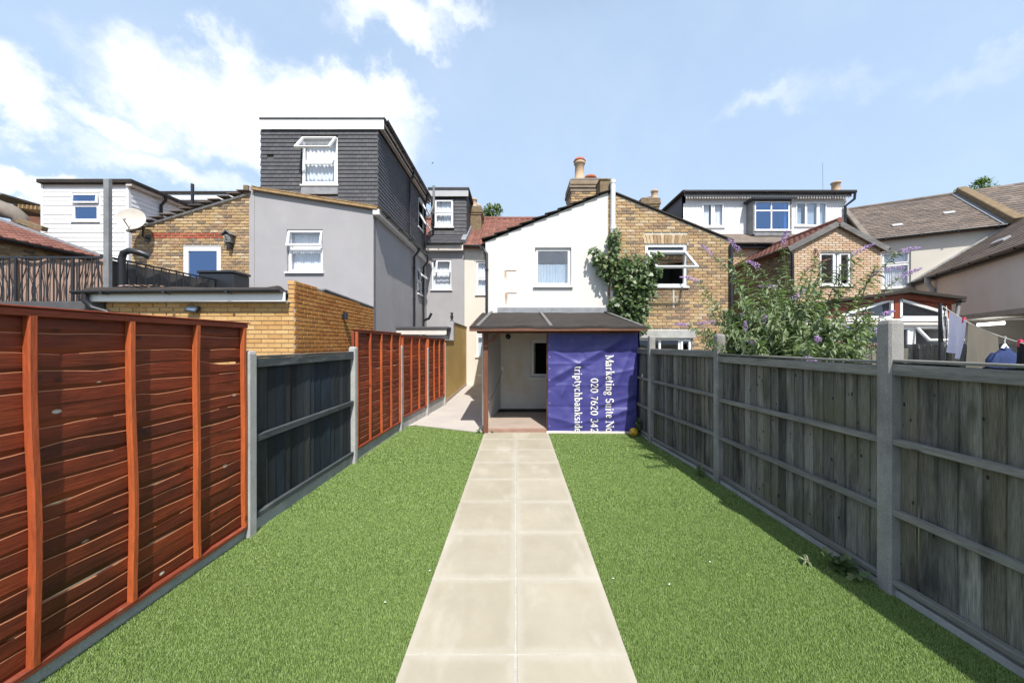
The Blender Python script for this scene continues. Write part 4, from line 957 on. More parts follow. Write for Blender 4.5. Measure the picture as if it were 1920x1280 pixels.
def left_roof_house():
    h = thing('tiled_outhouse', 'low brick house with red clay tile roof at the far left', 'house', (-14, 9, 0))
    T = Pieces(h, 'roof_tile', 'roof_red', .03, 'pan')
    xe, ze, yv, yn = -12.42, 4.28, 10.5, 5.5
    ang = math.atan2(.93, 2.62); wv = (-math.cos(ang), 0, math.sin(ang)); M = FR((xe, yn, ze), Yp, wv); L = yv - yn; Sl = 5.0
    r = part('roof', MB().box(0, L, .02, .12, 0, Sl, M), 'roof_red', h)
    lay(T, M, [(0, -.04), (L, -.04), (L, Sl), (0, Sl)], (), .23, .20, .0, 0, 0, lap=.05); T.flush()
    part('verge', MB().bar((xe, yv + .04, ze + .05), tuple(Vector((xe, yv + .04, ze + .05)) + Vector(wv) * 5.0), .10, .12), 'lead', h)
    B = Pieces(h, 'brick', 'brick_stock', .012); Mw = FR((xe - .15, yn + .1, 0), Yp)
    part('wall', MB().panel(Mw, [(0, -.05), (L - .15, -.05), (L - .15, ze - .06), (0, ze - .06)], (), .008, .12), 'mortar', h)
    lay(B, Mw, [(0, 0), (L - .15, 0), (L - .15, ze - .06), (0, ze - .06)], (), .225, .075, .011, .012, vis=lambda z: 1 if z > 3 else .01); B.flush()
    gutter(h, (xe + .06, yn, ze - .04), (xe + .06, yv, ze - .04), .06)
    part('end_wall', MB().panel(FR((xe - 4.7, yv, 0), X_), [(0, -.05), (4.55, -.05), (4.55, ze), (0, ze + 1.6)], (), 0, .1), 'brick_old', h)
    # mortar-covered hump of an old parapet and bare rafters of the next roof behind it
    n = 10
    q = thing('parapet_hump', 'grey weathered mortar hump on the roof at the far left edge', 'parapet', (-15.0, 10.9, 5.0))
    part('hump', MB().tube([P(-40, 384, 10.8), P(-5, 390, 10.8), P(22, 398, 10.8), P(38, 408, 10.8), P(42, 424, 10.8)], [.26, .26, .22, .17, .10], 12), 'render_stack', q)
    part('flashing', MB().bar(P(-10, 412, 10.56), P(34, 424, 10.56), .06, .12), 'lead', q)
    part('low_wall', MB().bar(P(36, 414, 10.75), P(84, 430, 10.75), .15, .14), 'brick_old', q)
    q = thing('bare_roof_frame', 'bare timber rafters of an open roof beside the white cladding', 'roof frame', tuple(P(60, 400, 12.5)))
    part('covering', MB().bar(P(10, 378, 12.6), P(80, 386, 12.6), 2.0, .05), 'roof_brown', q)
    for k in range(7):
        a = P(26 + k * 8, 385 + k * .8, 12.0); part('rafter', MB().bar(a, a + Vector((.25, 2.2, -.1)), .06, .13), 'verge_wood', q)
    part('beam', MB().bar(P(30, 397, 12.7), P(82, 402, 12.7), .12, .2), 'brown_wood', q)
    part('back_wall', MB().box(PX(20, 13.8), PX(90, 13.8), 13.8, 13.9, 3.0, PZ(390, 13.8)), 'brown_wood', q)
left_roof_house()

def white_house():
    h = thing('terrace_house', 'white rendered house in the middle with rust stained rear wall', 'house', (.76, 8.8, 0))
    x0, x1, y0 = -.77, 2.29, 8.8; L = x1 - x0; M = FR((x0, y0, 0), X_)
    w1 = (PX(1003, y0) - x0, PX(1071, y0) - x0, PZ(536, y0), PZ(464, y0)); w2 = (PX(995, y0) - x0, 2.35, PZ(707, y0), PZ(637, y0))
    zl, zr = 4.26, 5.49
    part('wall', MB().panel(M, [(0, 2.46), (L, 2.46), (L, zr), (0, zl)], [w1], 0, .16), 'render_white', h)
    part('lower_wall', MB().panel(M, [(0, -.05), (L, -.05), (L, 2.458), (0, 2.458)], [w2], 0.0, .16), 'render_dim', h)
    window(h, M, *w1, [(0, 1, 0, 1, 'sash')], [(.0, .98, 0, .6)], gl='glass_frost')
    window(h, M, *w2, [(0, 1, 0, 1, 'sash')], None, gl='glass_dark')
    part('plinth', MB().box(.38, L, -.02, -.001, -.04, .22, M), 'render_dim', h)
    part('flashing', MB().box(.3, L - .02, -.012, -.001, 2.462, 2.62, M), 'lead', h, 'dull lead flashing above the lean-to roof')
    # return wall of the covered area
    part('return_wall', MB().panel(FR((-.66, 7.35, 0), (.27, 1.43, 0)), [(0, -.05), (1.455, -.05), (1.455, 2.42), (0, 2.12)], (), 0, .06), 'render_white', h)
    for px, py, wd_, hg in ((946, 507, 22, 25), (947, 549, 22, 24)):
        st = MB(); xx, zz = PX(px, y0), PZ(py, y0)
        st.box(xx + .05, xx + .29, y0 - .012, y0 - .003, zz - .004, zz + .004)
        for k in range(21):
            a = xx + (R.random() ** 2) * .06 if k < 15 else xx + R.random() * .29; ln_ = R.uniform(.1, .30) if k < 15 else R.uniform(.01, .05); wd_ = R.uniform(.003, .008); yy = y0 - .002 - k * .0002
            st.add([(a, yy, zz), (a + wd_, yy, zz), (a + wd_ * .6, yy, zz - ln_), (a + wd_ * .3, yy, zz - ln_ * 1.05)], [(0, 3, 2, 1)])
        part('rust_stain', st, 'rust', h)
    # roof: stepped slates at the verge
    n = 10
    for k in range(n):
        a = Vector((x0 - .10, y0, zl + .0)).lerp(Vector((x1, y0, zr)), k / n); b = Vector((x0 - .10, y0, zl - .03)).lerp(Vector((x1, y0, zr - .02)), (k + 1.2) / n)
        part('verge_slate', MB().bar(a + Vector((0, .10, .065)), b + Vector((0, .10, .04)), .36, .022, c=.004, rnd=R.random()), 'felt', h)
    part('roof', MB().bar((x0 - .08, 11.75, zl + .01), (x1, 11.75, zr + .01), 5.4, .05), 'felt', h)
    part('side_wall', MB().panel(FR((x0, 14.5, 0), Ym), [(0, -.05), (5.69, -.05), (5.69, zl), (0, zl)], (), 0, .1), 'render_white', h)
    pipe(h, [(x0 - .09, y0 + .2, 4.22), (x0 - .06, y0 - .02, 4.1), (x0 + .035, y0 - .05, 3.95), (x0 + .035, y0 - .05, 2.5)], .036)
    gutter(h, (x0 - .12, y0, zl - .02), (x0 - .12, 14.3, zl - .02), .05)
    gutter(h, (-2.1, 14.2, 5.70), (x0 - .2, 14.2, 5.66), .07)
    T = Pieces(h, 'roof_tile', 'roof_red', .03, 'pan')
    wa = (PX(893, 14.5) + 2.14, PX(893, 14.5) + 2.14 + .8, PZ(552, 14.5), PZ(489, 14.5)); wb = (wa[0], wa[1], PZ(668, 14.5), PZ(616, 14.5))
    main_block(h, -2.14, 2.40, 'render_cream', 'roof_red', [wa, wb], P_=T, pw=.30, ph=.24); T.flush()
    Mm = FR((-2.14, 14.5, 0), X_)
    window(h, Mm, *wa, [(0, 1, 0, .5, 'sash'), (0, 1, .5, 1, 'sash')], [(.02, .98, 0, 1)]); window(h, Mm, *wb, [(0, 1, 0, .75, 'sash'), (0, 1, .75, 1, 'sash')], [(.0, .45, 0, 1)])
    part('wall_vent', MB().box(.55, .75, -.02, 0, .38, .46, Mm), 'upvc', h)
    # party pier and chimney stack
    B = Pieces(h, 'chimney_brick', 'brick_stock', .014, 'brick', 200)
    part('party_pier', MB().box(2.10, 2.36, y0 + .02, y0 + .5, 5.2, 5.80, c=.01).box(2.08, 2.38, y0, y0 + .52, 5.80, 5.86, c=.02), 'brick_old', h)
    c = stack(h, PX(1071, 10.5), PX(1131, 10.5), 10.5, 11.4, 4.9, PZ(337, 10.5), P_=B); B.flush()
    z = PZ(337, 10.5)
    part('course', MB().box(PX(1068, 10.5), PX(1134, 10.5), 10.44, 11.46, z - .2, z - .12, c=.01), 'brick_old', c)
    pot(c, (PX(1086, 10.9), 10.85), z + .03, .68, .155); part('pot_rim', MB().lathe([(.17, 0), (.19, .02), (.17, .05), (.15, .09), (.12, .1)], (PX(1086, 10.9), 10.85, z + .70), 16), 'terracotta', c)
    part('chimney_pot', MB().lathe([(.10, 0), (.10, .10), (.17, .13), (.19, .17), (.17, .22), (.13, .24)], (PX(1107, 10.9), 10.9, z + .06), 16), 'terracotta', c)
    return h
white_house()

def brick_house():
    h = thing('terrace_house', 'yellow stock brick house with a wide open top-hung window', 'house', (3.9, 8.8, 0))
    x0, x1, y0 = 2.295, 5.36, 8.8; L = x1 - x0; M = FR((x0, y0, 0), X_); B = Pieces(h, 'brick', 'brick_stock', .012)
    w1 = (PX(1210, y0) - x0, PX(1288, y0) - x0, PZ(537, y0), PZ(457, y0)); w2 = (PX(1196, y0) - x0, PX(1299, y0) - x0, .9, PZ(634, y0))
    pa = (PX(1210, y0) - x0, PX(1280, y0) - x0, PZ(578, y0), PZ(544, y0)); arch = (w1[0] - .03, w1[1] + .02, w1[3] + .0, w1[3] + .225); lin = (w2[0] - .06, w2[1] + .08, w2[3], w2[3] + .20)
    top = [(0, -.05), (L, -.05), (L, 4.28), (.17, 5.45), (0, 5.45)]
    part('wall', MB().panel(M, top, [w1, w2], .008, .16), 'mortar', h)
    lay(B, M, [(0, 0), (L, 0), (L, 4.26), (.17, 5.43), (0, 5.43)], [w1, w2, arch, lin], .225, .075, .011, .012, vis=lambda z: 1 if z > 1.7 else .01)
    B.flush()
    n = 13
    for k in range(n):
        xa = arch[0] + (arch[1] - arch[0]) * k / n; t = (k + .5) / n - .5
        mb = MB(); wd_ = (arch[1] - arch[0]) / n - .01; vs_ = [(xa + .15 * t * .0, 0, arch[2] + .006), (xa + wd_, 0, arch[2] + .006), (xa + wd_ + .12 * t, 0, arch[3]), (xa + .12 * t, 0, arch[3])]
        mb.add([tuple(M @ Vector((v[0], -.012, v[2]))) for v in vs_] + [tuple(M @ Vector((v[0], .01, v[2]))) for v in vs_], [(0, 1, 2, 3), (0, 4, 5, 1), (1, 5, 6, 2), (2, 6, 7, 3), (3, 7, 4, 0)], R.choice((.1, .3, .5, .72, .9)))
        part('arch_brick', mb, 'brick_stock', h)
    part('lintel', MB().box(lin[0], lin[1], -.02, .1, lin[2] + .002, lin[3], M, c=.008), 'concrete', h)
    part('patched_panel', MB().box(pa[0], pa[0] + .03, -.016, -.0125, pa[2], pa[3], M).box(pa[1] - .03, pa[1], -.016, -.0125, pa[2], pa[3], M).box(pa[0], pa[1], -.016, -.0125, pa[2] - .05, pa[2], M), 'brick_old', h)
    part('mortar_streak', MB().box(pa[0] + .68, pa[0] + .72, -.018, -.0127, pa[2] + .02, pa[3] + .02, M), 'pale_trim', h, 'white streak of old mortar')
    window(h, M, *w1, [(0, 1, .0, .82, 50), (0, 1, .82, 1, 'fix')], None, gl='glass_dark', fw=.07, rec=.02)
    window(h, M, *w2, [(0, .42, 0, 1, 'fix'), (.42, .78, 0, 1, 'fix'), (.78, 1, 0, 1, 'sash')], None, gl='glass_dark')
    a, b = Vector((x0 + .17, y0, 5.46)), Vector((x1 + .05, y0, 4.27))
    part('verge', MB().bar(a + Vector((0, .0, .02)), b + Vector((0, .0, .02)), .10, .03), 'felt', h)
    part('roof', MB().bar(a + Vector((0, 2.95, .03)), b + Vector((.08, 2.95, .0)), 5.75, .05), 'felt', h)
    part('side_wall', MB().panel(FR((x1, y0 + .002, 0), Yp), [(0, -.05), (5.69, -.05), (5.69, 4.24), (0, 4.24)], (), 0, .1), 'brick_old', h)
    part('vent_pipe', MB().tube([(2.40, y0 - .06, 2.3), (2.40, y0 - .06, PZ(352, y0)), (2.40, y0 - .06, PZ(342, y0))], .062, 14).tube([(2.40, y0 - .06, PZ(346, y0)), (2.40, y0 - .06, PZ(340, y0))], .07, 14).tube([(2.40, y0 - .06, 4.55), (2.40, y0 - .06, 4.63)], .072, 14), 'white_pipe', h)
    pipe(h, [(x1 - .02, y0 - .06, 4.2), (x1 - .02, y0 - .06, 0)], .04)
    main_block(h, 2.45, 7.05, 'brick_old', 'roof_brown')
    c = stack(h, PX(1203, 15), PX(1236, 15), 15.0, 16.6, 6.5, PZ(372, 15))
    z = PZ(370, 15) - .02
    pot(c, (PX(1227, 15.3), 15.3), z, .44, .14)
    for k in range(4): part('chimney_pot', MB().lathe([(.12, 0), (.12, .14), (.16, .17), (.16, .22), (.11, .24)], (PX(1224, 15.6) - .22 - .1 * k, 15.55 + k * .25, z + .0 - .03 * k), 12), 'terracotta', c)
brick_house()

def dormer_house():
    h = thing('terrace_house', 'house with a long white clad dormer and three windows on its roof', 'house', (10.9, 14.5, 0))
    y0 = 15.5; x0, x1 = PX(1281, y0), PX(1583, y0); L = x1 - x0; M = FR((x0, y0, 0), X_)
    zt, zb = PZ(372, y0), PZ(458, y0)
    def wz(pa, pb, ya, yb): return (PX(pa, y0) - x0, PX(pb, y0) - x0, PZ(yb, y0), PZ(ya, y0))
    w1, wb_, w2 = wz(1315, 1357, 381, 426), wz(1402, 1466, 385, 438), wz(1490, 1550, 379, 424)
    part('dormer_wall', MB().panel(M, [(0, zb), (L, zb), (L, zt + .2), (0, zt + .2)], [w1, wb_, w2], 0, .12), 'white_board', h)
    B = Pieces(h, 'cladding_board', 'white_board', .012, 'tile')
    lay(B, M, [(0, zb), (L, zb), (L, zt), (0, zt)], [(a - .03, b + .03, c - .06, d + .03) for a, b, c, d in (w1, wb_, w2)], 30, .30, 0, 0); B.flush()
    window(h, M, *w1, [(0, .5, 0, 1, 'sash'), (.5, 1, 0, 1, 'sash')], [(.02, .40, 0, 1), (.6, .98, 0, 1)], rec=-.02)
    window(h, M, *w2, [(0, .36, 0, 1, 'sash'), (.36, .7, 0, 1, 'fix'), (.7, 1, 0, 1, 'sash')], [(.0, .25, 0, .8), (.4, .66, 0, 1), (.75, 1, 0, 1)], gl='glass_frost', rec=-.02)
    bo = -.45; bx0, bx1, bz0, bz1 = wb_
    Mb = M @ Matrix.Translation((0, bo, 0))
    window(h, Mb, bx0, bx1, bz0, bz1, [(0, .48, 0, .68, 'fix'), (.48, 1, 0, .68, 'fix'), (0, .48, .68, 1, 'fix'), (.48, 1, .68, 1, 'fix')], [(.9, 1, 0, 1)], rec=0, gl='glass_sky_tint')
    bb = MB()
    for xx in (bx0 - .07, bx1 + .005): bb.box(xx, xx + .065, bo - .02, -.013, bz0 - .16, bz1 + .02, M)
    bb.box(bx0 - .004, bx1 + .004, bo - .02, -.013, bz0 - .24, bz0 - .05, M)
    bay = part('bay_box', bb, 'grey_metal', h); part('bay_roof', MB().box(bx0 - .2, bx1 + .15, bo - .16, -.013, bz1 + .03, bz1 + .12, M, c=.008), 'black_plastic', bay)
    part('dormer_roof', MB().box(x0 - .15, x1 + .3, y0 - .28, 19.0, zt + .16, zt + .26, c=.01), 'felt', h)
    part('fascia', MB().box(x0 - .05, x1 + .1, y0 - .235, y0 - .215, zt - .02, zt + .16), 'grey_metal', h)
    tr = MB()
    n = 62
    for k in range(n):
        a = x0 + (L + .05) * k / n; wd_ = L / n * .62
        tr.add([(a, y0 - .245, zt + .02), (a + wd_, y0 - .245, zt + .02), (a + wd_ * .9, y0 - .245, zt - .08), (a + wd_ * .5, y0 - .245, zt - .12), (a + wd_ * .1, y0 - .245, zt - .08),
                (a, y0 - .238, zt + .02), (a + wd_, y0 - .238, zt + .02), (a + wd_ * .9, y0 - .238, zt - .08), (a + wd_ * .5, y0 - .238, zt - .12), (a + wd_ * .1, y0 - .238, zt - .08)],
               [(0, 1, 2, 3, 4), (9, 8, 7, 6, 5)] + [(i, i + 5, (i + 1) % 5 + 5, (i + 1) % 5) for i in range(5)])
    part('scalloped_trim', tr, 'pale_trim', h)
    gutter(h, (x0 - .1, y0 - .33, zt + .17), (x1 + .2, y0 - .33, zt + .15), .065)
    pipe(h, [(x1 + .16, y0 - .33, zt + .12), (x1 + .16, y0 - .3, zt - .15), (x1 - .05, y0 - .1, zt - .38), (x1 - .05, y0 - .1, zb)], .05)
    Mk = FR((x0, 19.0, 0), Ym)
    part('dormer_cheek', MB().panel(Mk, [(3.5, zb), (3.5, zt + .15), (0, zt + .15), (0, zt)], (), 0, .1), 'slate', h)
    Mc = FR((x1, y0 + .002, 0), Yp); part('dormer_cheek', MB().panel(Mc, [(0, zb), (0, zt + .15), (3.5, zt + .15), (3.5, zt)], (), 0, .1), 'white_board', h)
    part('apron', MB().bar((x0, y0 - .45, zb - .13), (x1, y0 - .45, zb - .13), .9, .05), 'lead', h)
    main_block(h, 7.1, 14.75, 'brick_pink', 'roof_brown', ze=5.85, zr=8.2)
    B = Pieces(h, 'brick', 'brick_pink', .012, 'brick', 280)
    lay(B, FR((7.1, 14.5, 0), X_), [(0, 3.2), (3.6, 3.2), (3.6, 5.75), (0, 5.75)], (), .225, .075, .011, .012); B.flush()
    gutter(h, (7.1, 14.22, 5.78), (14.7, 14.22, 5.76), .08); part('eaves_board', MB().box(7.1, 14.7, 14.3, 14.33, 5.6, 5.80), 'black_plastic', h)
    c = stack(h, PX(1548, 18), PX(1590, 18), 18.2, 19.0, 6.5, PZ(368, 18)); pot(c, (PX(1567, 18.4), 18.4), PZ(366, 18) + .12, .72, .2)
    a = thing('aerial', 'thin wire aerial standing on the white dormer roof', 'aerial', tuple(P(1543, 362, 17)))
    part('rod', MB().tube([P(1543, 364, 17), P(1542.5, 306, 17)], .008, 6), 'grey_metal', a); part('foot', MB().box(PX(1541, 17), PX(1545, 17), 16.95, 17.05, PZ(366, 17), PZ(359, 17)), 'black_plastic', a)
dormer_house()

def gable_house():
    h = thing('gabled_house', 'pink brick house with a pointed gable behind the buddleia', 'house', (10.33, 11.4, 0))
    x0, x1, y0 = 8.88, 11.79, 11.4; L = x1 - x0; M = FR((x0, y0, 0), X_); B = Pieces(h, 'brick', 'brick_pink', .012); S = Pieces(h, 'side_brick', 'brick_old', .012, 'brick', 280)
    xr, zr, ze = 1.48, PZ(421, y0), 4.88
    w = (PX(1538, y0) - x0, PX(1598, y0) - x0, PZ(535, y0), PZ(472, y0))
    poly = [(0, -.05), (L, -.05), (L, ze), (xr, zr), (0, ze)]
    part('wall', MB().panel(M, poly, [w], .008, .14), 'mortar_light', h)
    lay(B, M, [(0, 0), (L, 0), (L, ze), (xr, zr), (0, ze)], [w], .225, .075, .011, .012, vis=lambda z: 1 if z > 2.9 else .01); B.flush()
    window(h, M, *w, [(0, .52, 0, 1, 'sash'), (.52, .62, 0, 1, 'fix'), (.62, 1, 0, 1, 'sash')], None, gl='glass_frost')
    Ms = FR((x0, 14.5, 0), Ym)
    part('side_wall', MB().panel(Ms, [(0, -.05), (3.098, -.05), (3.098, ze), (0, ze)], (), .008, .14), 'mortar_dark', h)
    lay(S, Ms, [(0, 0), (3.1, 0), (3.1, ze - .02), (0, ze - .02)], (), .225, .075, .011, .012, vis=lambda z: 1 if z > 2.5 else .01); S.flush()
    T = Pieces(h, 'roof_tile', 'roof_red', .03, 'pan')
    for sgn in (-1, 1):
        xe = -.14 if sgn < 0 else L + .14; run = abs(xr - xe); zz = ze - .09
        wv = Vector((-sgn * run, 0, zr + .06 - zz)); sl_ = wv.length
        if sgn < 0: Mr = FR((x0 + xe, 14.6, zz), Ym, wv)
        else: Mr = FR((x0 + xe, 11.28, zz), Yp, wv)
        part('roof', MB().box(0, 3.32, .02, .10, 0, sl_, Mr), 'roof_red', h)
        lay(T, Mr, [(0, -.03), (3.32, -.03), (3.32, sl_), (0, sl_)], (), .23, .2, 0, 0, 0, lap=.05)
        a = Vector((x0 + xe, 11.29, zz - .05)); b = Vector((x0 + xr, 11.29, zr + .01))
        part('bargeboard', MB().bar(a, b, .04, .17, c=.004), 'old_wood', h)
        gutter(h, (x0 + xe + sgn * .05, 11.3, zz), (x0 + xe + sgn * .05, 14.4, zz), .055)
    T.flush()
    part('ridge', MB().tube([(x0 + xr, 11.26, zr + .10), (x0 + xr, 14.6, zr + .10)], .09, 10), 'roof_red', h)
    pipe(h, [(x0 - .10, y0 - .06, ze - .1), (x0 + .0, y0 - .08, ze - .3), (x0 + .03, y0 - .08, 0)], .045)
gable_house()

def conservatory():
    h = thing('conservatory', 'white framed conservatory with low gable and reddish timber', 'conservatory', (9.8, 9, 0))
    y0 = 9.0; xl, xm, xr = PX(1545, y0), PX(1692, y0), PX(1787, y0); za, zl, zr = PZ(551, y0), PZ(571, y0), PZ(562, y0); zb = PZ(598, y0)
    M = FR((0, y0, 0), X_)
    # roof in two falls with felt
    for a, b in (((xl - .1, zl), (xm, za)), ((xr + .1, zr - .03), (xm, za))):
        part('roof', MB().bar((a[0], y0 + 1.15, a[1] + .05), (b[0], y0 + 1.15, b[1] + .05), 2.7, .07), 'felt', h)
    part('roof', MB().bar((PX(1400, y0), y0 + 1.35, zl - .25), (xl - .12, y0 + 1.35, zl + .03), 2.1, .06), 'felt_grey', h)
    tm = MB().panel(M, [(xl, zb), (xr, zb), (xr, zr), (xm, za - .01), (xl, zl - .01)], [], .03, .09)
    gl_l = [(PX(1574, y0), zb + .045), (PX(1671, y0), zb + .045), (PX(1671, y0), za - .15), (PX(1574, y0), zb + .075)]
    gl_r = [(PX(1688, y0), zb + .045), (PX(1771, y0), zb + .045), (PX(1771, y0), zr - .33), (PX(1688, y0), za - .15)]
    part('gable_panel', tm, 'mahogany', h)
    for g in (gl_l, gl_r):
        cx = sum(p[0] for p in g) / 4; cz = sum(p[1] for p in g) / 4; fr = MB()
        for (a, b) in zip(g, g[1:] + g[:1]): fr.bar((a[0], y0 + .0, a[1]), (b[0], y0 + .0, b[1]), .06, .06, up=(0, 1, 0))
        w_ = part('gable_window', fr, 'upvc', h); part('pane', MB().prism(g, M, .012, .022), 'glass_dark', w_); part('room_recess', MB().prism(g, M, .024, .028), 'room', w_)
    part('centre_post', MB().box(PX(1675, y0), PX(1684, y0), y0 - .03, y0 + .02, zb, za - .1, c=.005), 'mahogany', h)
    part('bargeboard', MB().bar((xl, y0 - .02, zl - .06), (xm, y0 - .02, za - .06), .05, .12), 'mahogany', h)
    part('bargeboard', MB().bar((xm, y0 - .02, za - .06), (xr, y0 - .02, zr - .06), .05, .12), 'mahogany', h)
    part('beam', MB().box(xl - .9, xr, y0 - .03, y0 + .05, zb - .055, zb + .005, c=.005), 'upvc', h)
    part('ledge', MB().box(xl - .95, xr + .03, y0 - .12, y0 - .032, zb - .16, zb - .10, c=.006), 'pale_trim', h)
    wz0, wz1 = .9, zb - .19
    part('wall', MB().panel(M, [(xl - .9, -.05), (xr, -.05), (xr, zb - .08), (xl - .9, zb - .08)], [(PX(1560, y0), PX(1706, y0), wz0, wz1), (PX(1713, y0), PX(1780, y0), wz0, wz1)], .0, .1), 'upvc', h)
    window(h, M, PX(1560, y0), PX(1706, y0), wz0, wz1, [(0, .3, 0, 1, 'sash'), (.3, .66, 0, 1, 'sash'), (.66, 1, 0, 1, 'sash')], None, gl='glass_dark', rec=.0)
    window(h, M, PX(1713, y0), PX(1780, y0), wz0, wz1, [(0, 1, 0, .58, 'fix'), (0, 1, .58, 1, 40)], None, gl='glass', rec=.0)
    for x, u, o in ((xl - .9, Ym, 11.39), (xr, Yp, y0 + .101)):
        part('side_wall', MB().panel(FR((x, o, 0), u), [(0, -.05), (2.28, -.05), (2.28, zb - .08), (0, zb - .08)], (), 0, .08), 'upvc', h)
    gutter(h, (xr + .15, y0 - .1, zr - .02), (xr + .15, 11.3, zr - .02), .06)
    pipe(h, [(xr + .14, y0, zr - .05), (xr + .1, y0 - .02, zr - .25), (xr + .02, y0 - .06, zr - .4), (xr + .02, y0 - .06, 0)], .04, 'grey_metal')
conservatory()

def corner_house():
    h = thing('corner_house', 'cream rendered house with brown tile roof and a long wing on the right', 'house', (16.4, 14.5, 0))
    u = Vector((.855, -.52, 0)).normalized(); v = Vector((-u.y, u.x, 0)); A = Vector((15.5, 15.0, 0)); M = FR(A, u)
    w = (.06, .92, PZ(540, 14.8), PZ(472, 14.8)); ws = (1.25, 1.80, PZ(552, 14.2), PZ(530, 14.2)); ze = 6.17
    part('wall', MB().panel(M, [(-.3, -.05), (7, -.05), (7, ze), (-.3, ze)], [w, ws], 0, .15), 'render_cream', h)
    window(h, M, *w, [(0, 1, 0, .66, 'sash'), (0, 1, .66, 1, 'sash')], [(.02, .98, 0, .98)])
    window(h, M, *ws, [(0, .45, 0, 1, 'fix'), (.45, 1, 0, 1, 8)], None, gl='glass_dark')
    wv = v * 3.6 + Vector((0, 0, 2.42)); sl_ = wv.length; Mr = FR(A - u * .4 - v * .15 + Vector((0, 0, ze - .02)), u, wv); tL = 3.85
    part('roof', MB().box(0, tL + 5, .02, .12, 0, sl_, Mr), 'roof_brown', h)
    T = Pieces(h, 'roof_tile', 'roof_brown', .028, 'tile'); lay(T, Mr, [(0, -.04), (tL, -.04), (tL, sl_), (0, sl_)], (), .28, .19, .006, 0, lap=.035)
    top = Mr @ Vector((0, 0, sl_))
    part('ridge', MB().tube([top + Vector((0, 0, .02)), top + u * tL + Vector((0, 0, .02))], .09, 10), 'roof_brown', h)
    Mback = FR(top - Vector((0, 0, .02)) + u * 9, -u, -v * 3.6 + Vector((0, 0, 2.42)))
    part('rear_roof', MB().box(0, 9, .02, .12, -sl_, 0, Mback), 'roof_brown', h)
    a, b = Mr @ Vector((tL + .1, -.12, -.15)), Mr @ Vector((tL + .1, -.12, sl_ + .1))
    part('party_parapet', MB().bar(a, b, .30, .34, c=.02), 'brick_old', h); part('flashing', MB().bar(Mr @ Vector((tL - .12, -.03, 0)), Mr @ Vector((tL - .12, -.03, sl_ - .05)), .14, .05), 'lead', h)
    Mr2 = Mr @ Matrix.Translation((tL + .28, -.06, .0)); lay(T, Mr2, [(0, -.04), (4.2, -.04), (4.2, sl_ - .02), (0, sl_ - .02)], (), .33, .26, .006, 0, lap=.05)
    part('roof', MB().box(0, 4.2, .01, .1, 0, sl_ - .02, Mr2), 'roof_brown', h)
    gutter(h, A - u * .4 - v * .24 + Vector((0, 0, ze - .02)), A + u * 3.6 - v * .24 + Vector((0, 0, ze - .02)), .075); part('fascia', MB().bar(A - u * .35 - v * .06 + Vector((0, 0, ze - .05)), A + u * 5 - v * .06 + Vector((0, 0, ze - .05)), .05, .07), 'black_plastic', h)
    for xx, zz in ((1.0, 1.15), (2.72, 1.85)): part('roof_vent', MB().box(xx, xx + .34, -.07, -.02, zz, zz + .22, Mr, c=.015), 'grey_pvc', h)
    part('verge', MB().bar(Mr @ Vector((.0, -.05, .0)), Mr @ Vector((.0, -.05, sl_)), .2, .14, c=.02), 'render_stack', h)
    # the wing comes towards the garden; its alley-side wall is in shade
    B = A + u * 1.03; Lw = 9.0; Mw = FR(B, -v); zg = 4.22
    op = (2.75, 7.2, -.04, 2.5)
    part('wing_wall', MB().panel(Mw, [(0.01, -.05), (Lw, -.05), (Lw, zg), (0.01, zg)], [op], 0, .15), 'render_wing', h)
    part('wing_soffit', MB().box(op[0] - .1, op[1] + .1, -.03, .0, op[3] - .0, op[3] + .14, Mw), 'grey_metal', h)
    rm = MB()
    for q in ((op[0] - .02, op[1] + .02, 2.6, 2.66, 0, 2.5), (op[0] - .08, op[0] - .02, .16, 2.6, 0, 2.5), (op[1] + .02, op[1] + .08, .16, 2.6, 0, 2.5), (op[0] - .02, op[1] + .02, .16, 2.6, 2.51, 2.56)): rm.box(*q, Mw)
    part('carport_room', rm, 'render_white', h)
    la = Mw @ Vector((3.25, .42, 2.33)); lb = Mw @ Vector((4.5, .42, 2.33))
    t = solo('tube_lamp', MB().bar(la, lb, .07, .09, c=.01), 'tube_glow', 'lit white tube lamp under the cream wing', 'lamp', tuple((la + lb) / 2))
    wr = u * 3.2 + Vector((0, 0, 2.42)); slw = wr.length; Mg = FR(B - u * .12 + Vector((0, 0, zg - .02)), -v, wr)
    part('wing_roof', MB().box(0, Lw, .02, .12, 0, slw, Mg), 'roof_brown', h)
    lay(T, Mg, [(0, -.04), (Lw, -.04), (Lw, slw), (0, slw)], (), .28, .19, .006, 0, lap=.035); T.flush()
    part('hip_flashing', MB().bar(Mg @ Vector((.06, -.05, 0)), Mg @ Vector((.06, -.05, slw)), .18, .06), 'concrete', h)
    part('wing_end_wall', MB().panel(FR(B - v * (Lw - .01), u), [(0.02, -.05), (5.5, -.05), (5.5, zg - .1), (3.05, zg + 2.2), (0.02, zg - .08)], (), 0, .12), 'render_wing', h)
    gutter(h, B - u * .2 + Vector((0, 0, zg - .02)), B - u * .2 - v * Lw + Vector((0, 0, zg - .02)), .07); part('fascia', MB().bar(B - u * .06 + Vector((0, 0, zg - .08)) - v * .05, B - u * .06 - v * Lw + Vector((0, 0, zg - .08)), .05, .14), 'black_plastic', h)
    q = B - v * 1.7 - u * .2 + Vector((0, 0, zg - .05))
    pipe(h, [q, q + Vector((0, 0, -.25)), q + u * .12 + Vector((0, 0, -.45)), q + u * .12 + Vector((0, 0, -4))], .085, 'grey_pvc')
    part('roof_light', MB().box(3.1, 3.75, -.09, -.02, 1.1, 1.3, Mg, c=.01), 'grey_pvc', h)
corner_house()

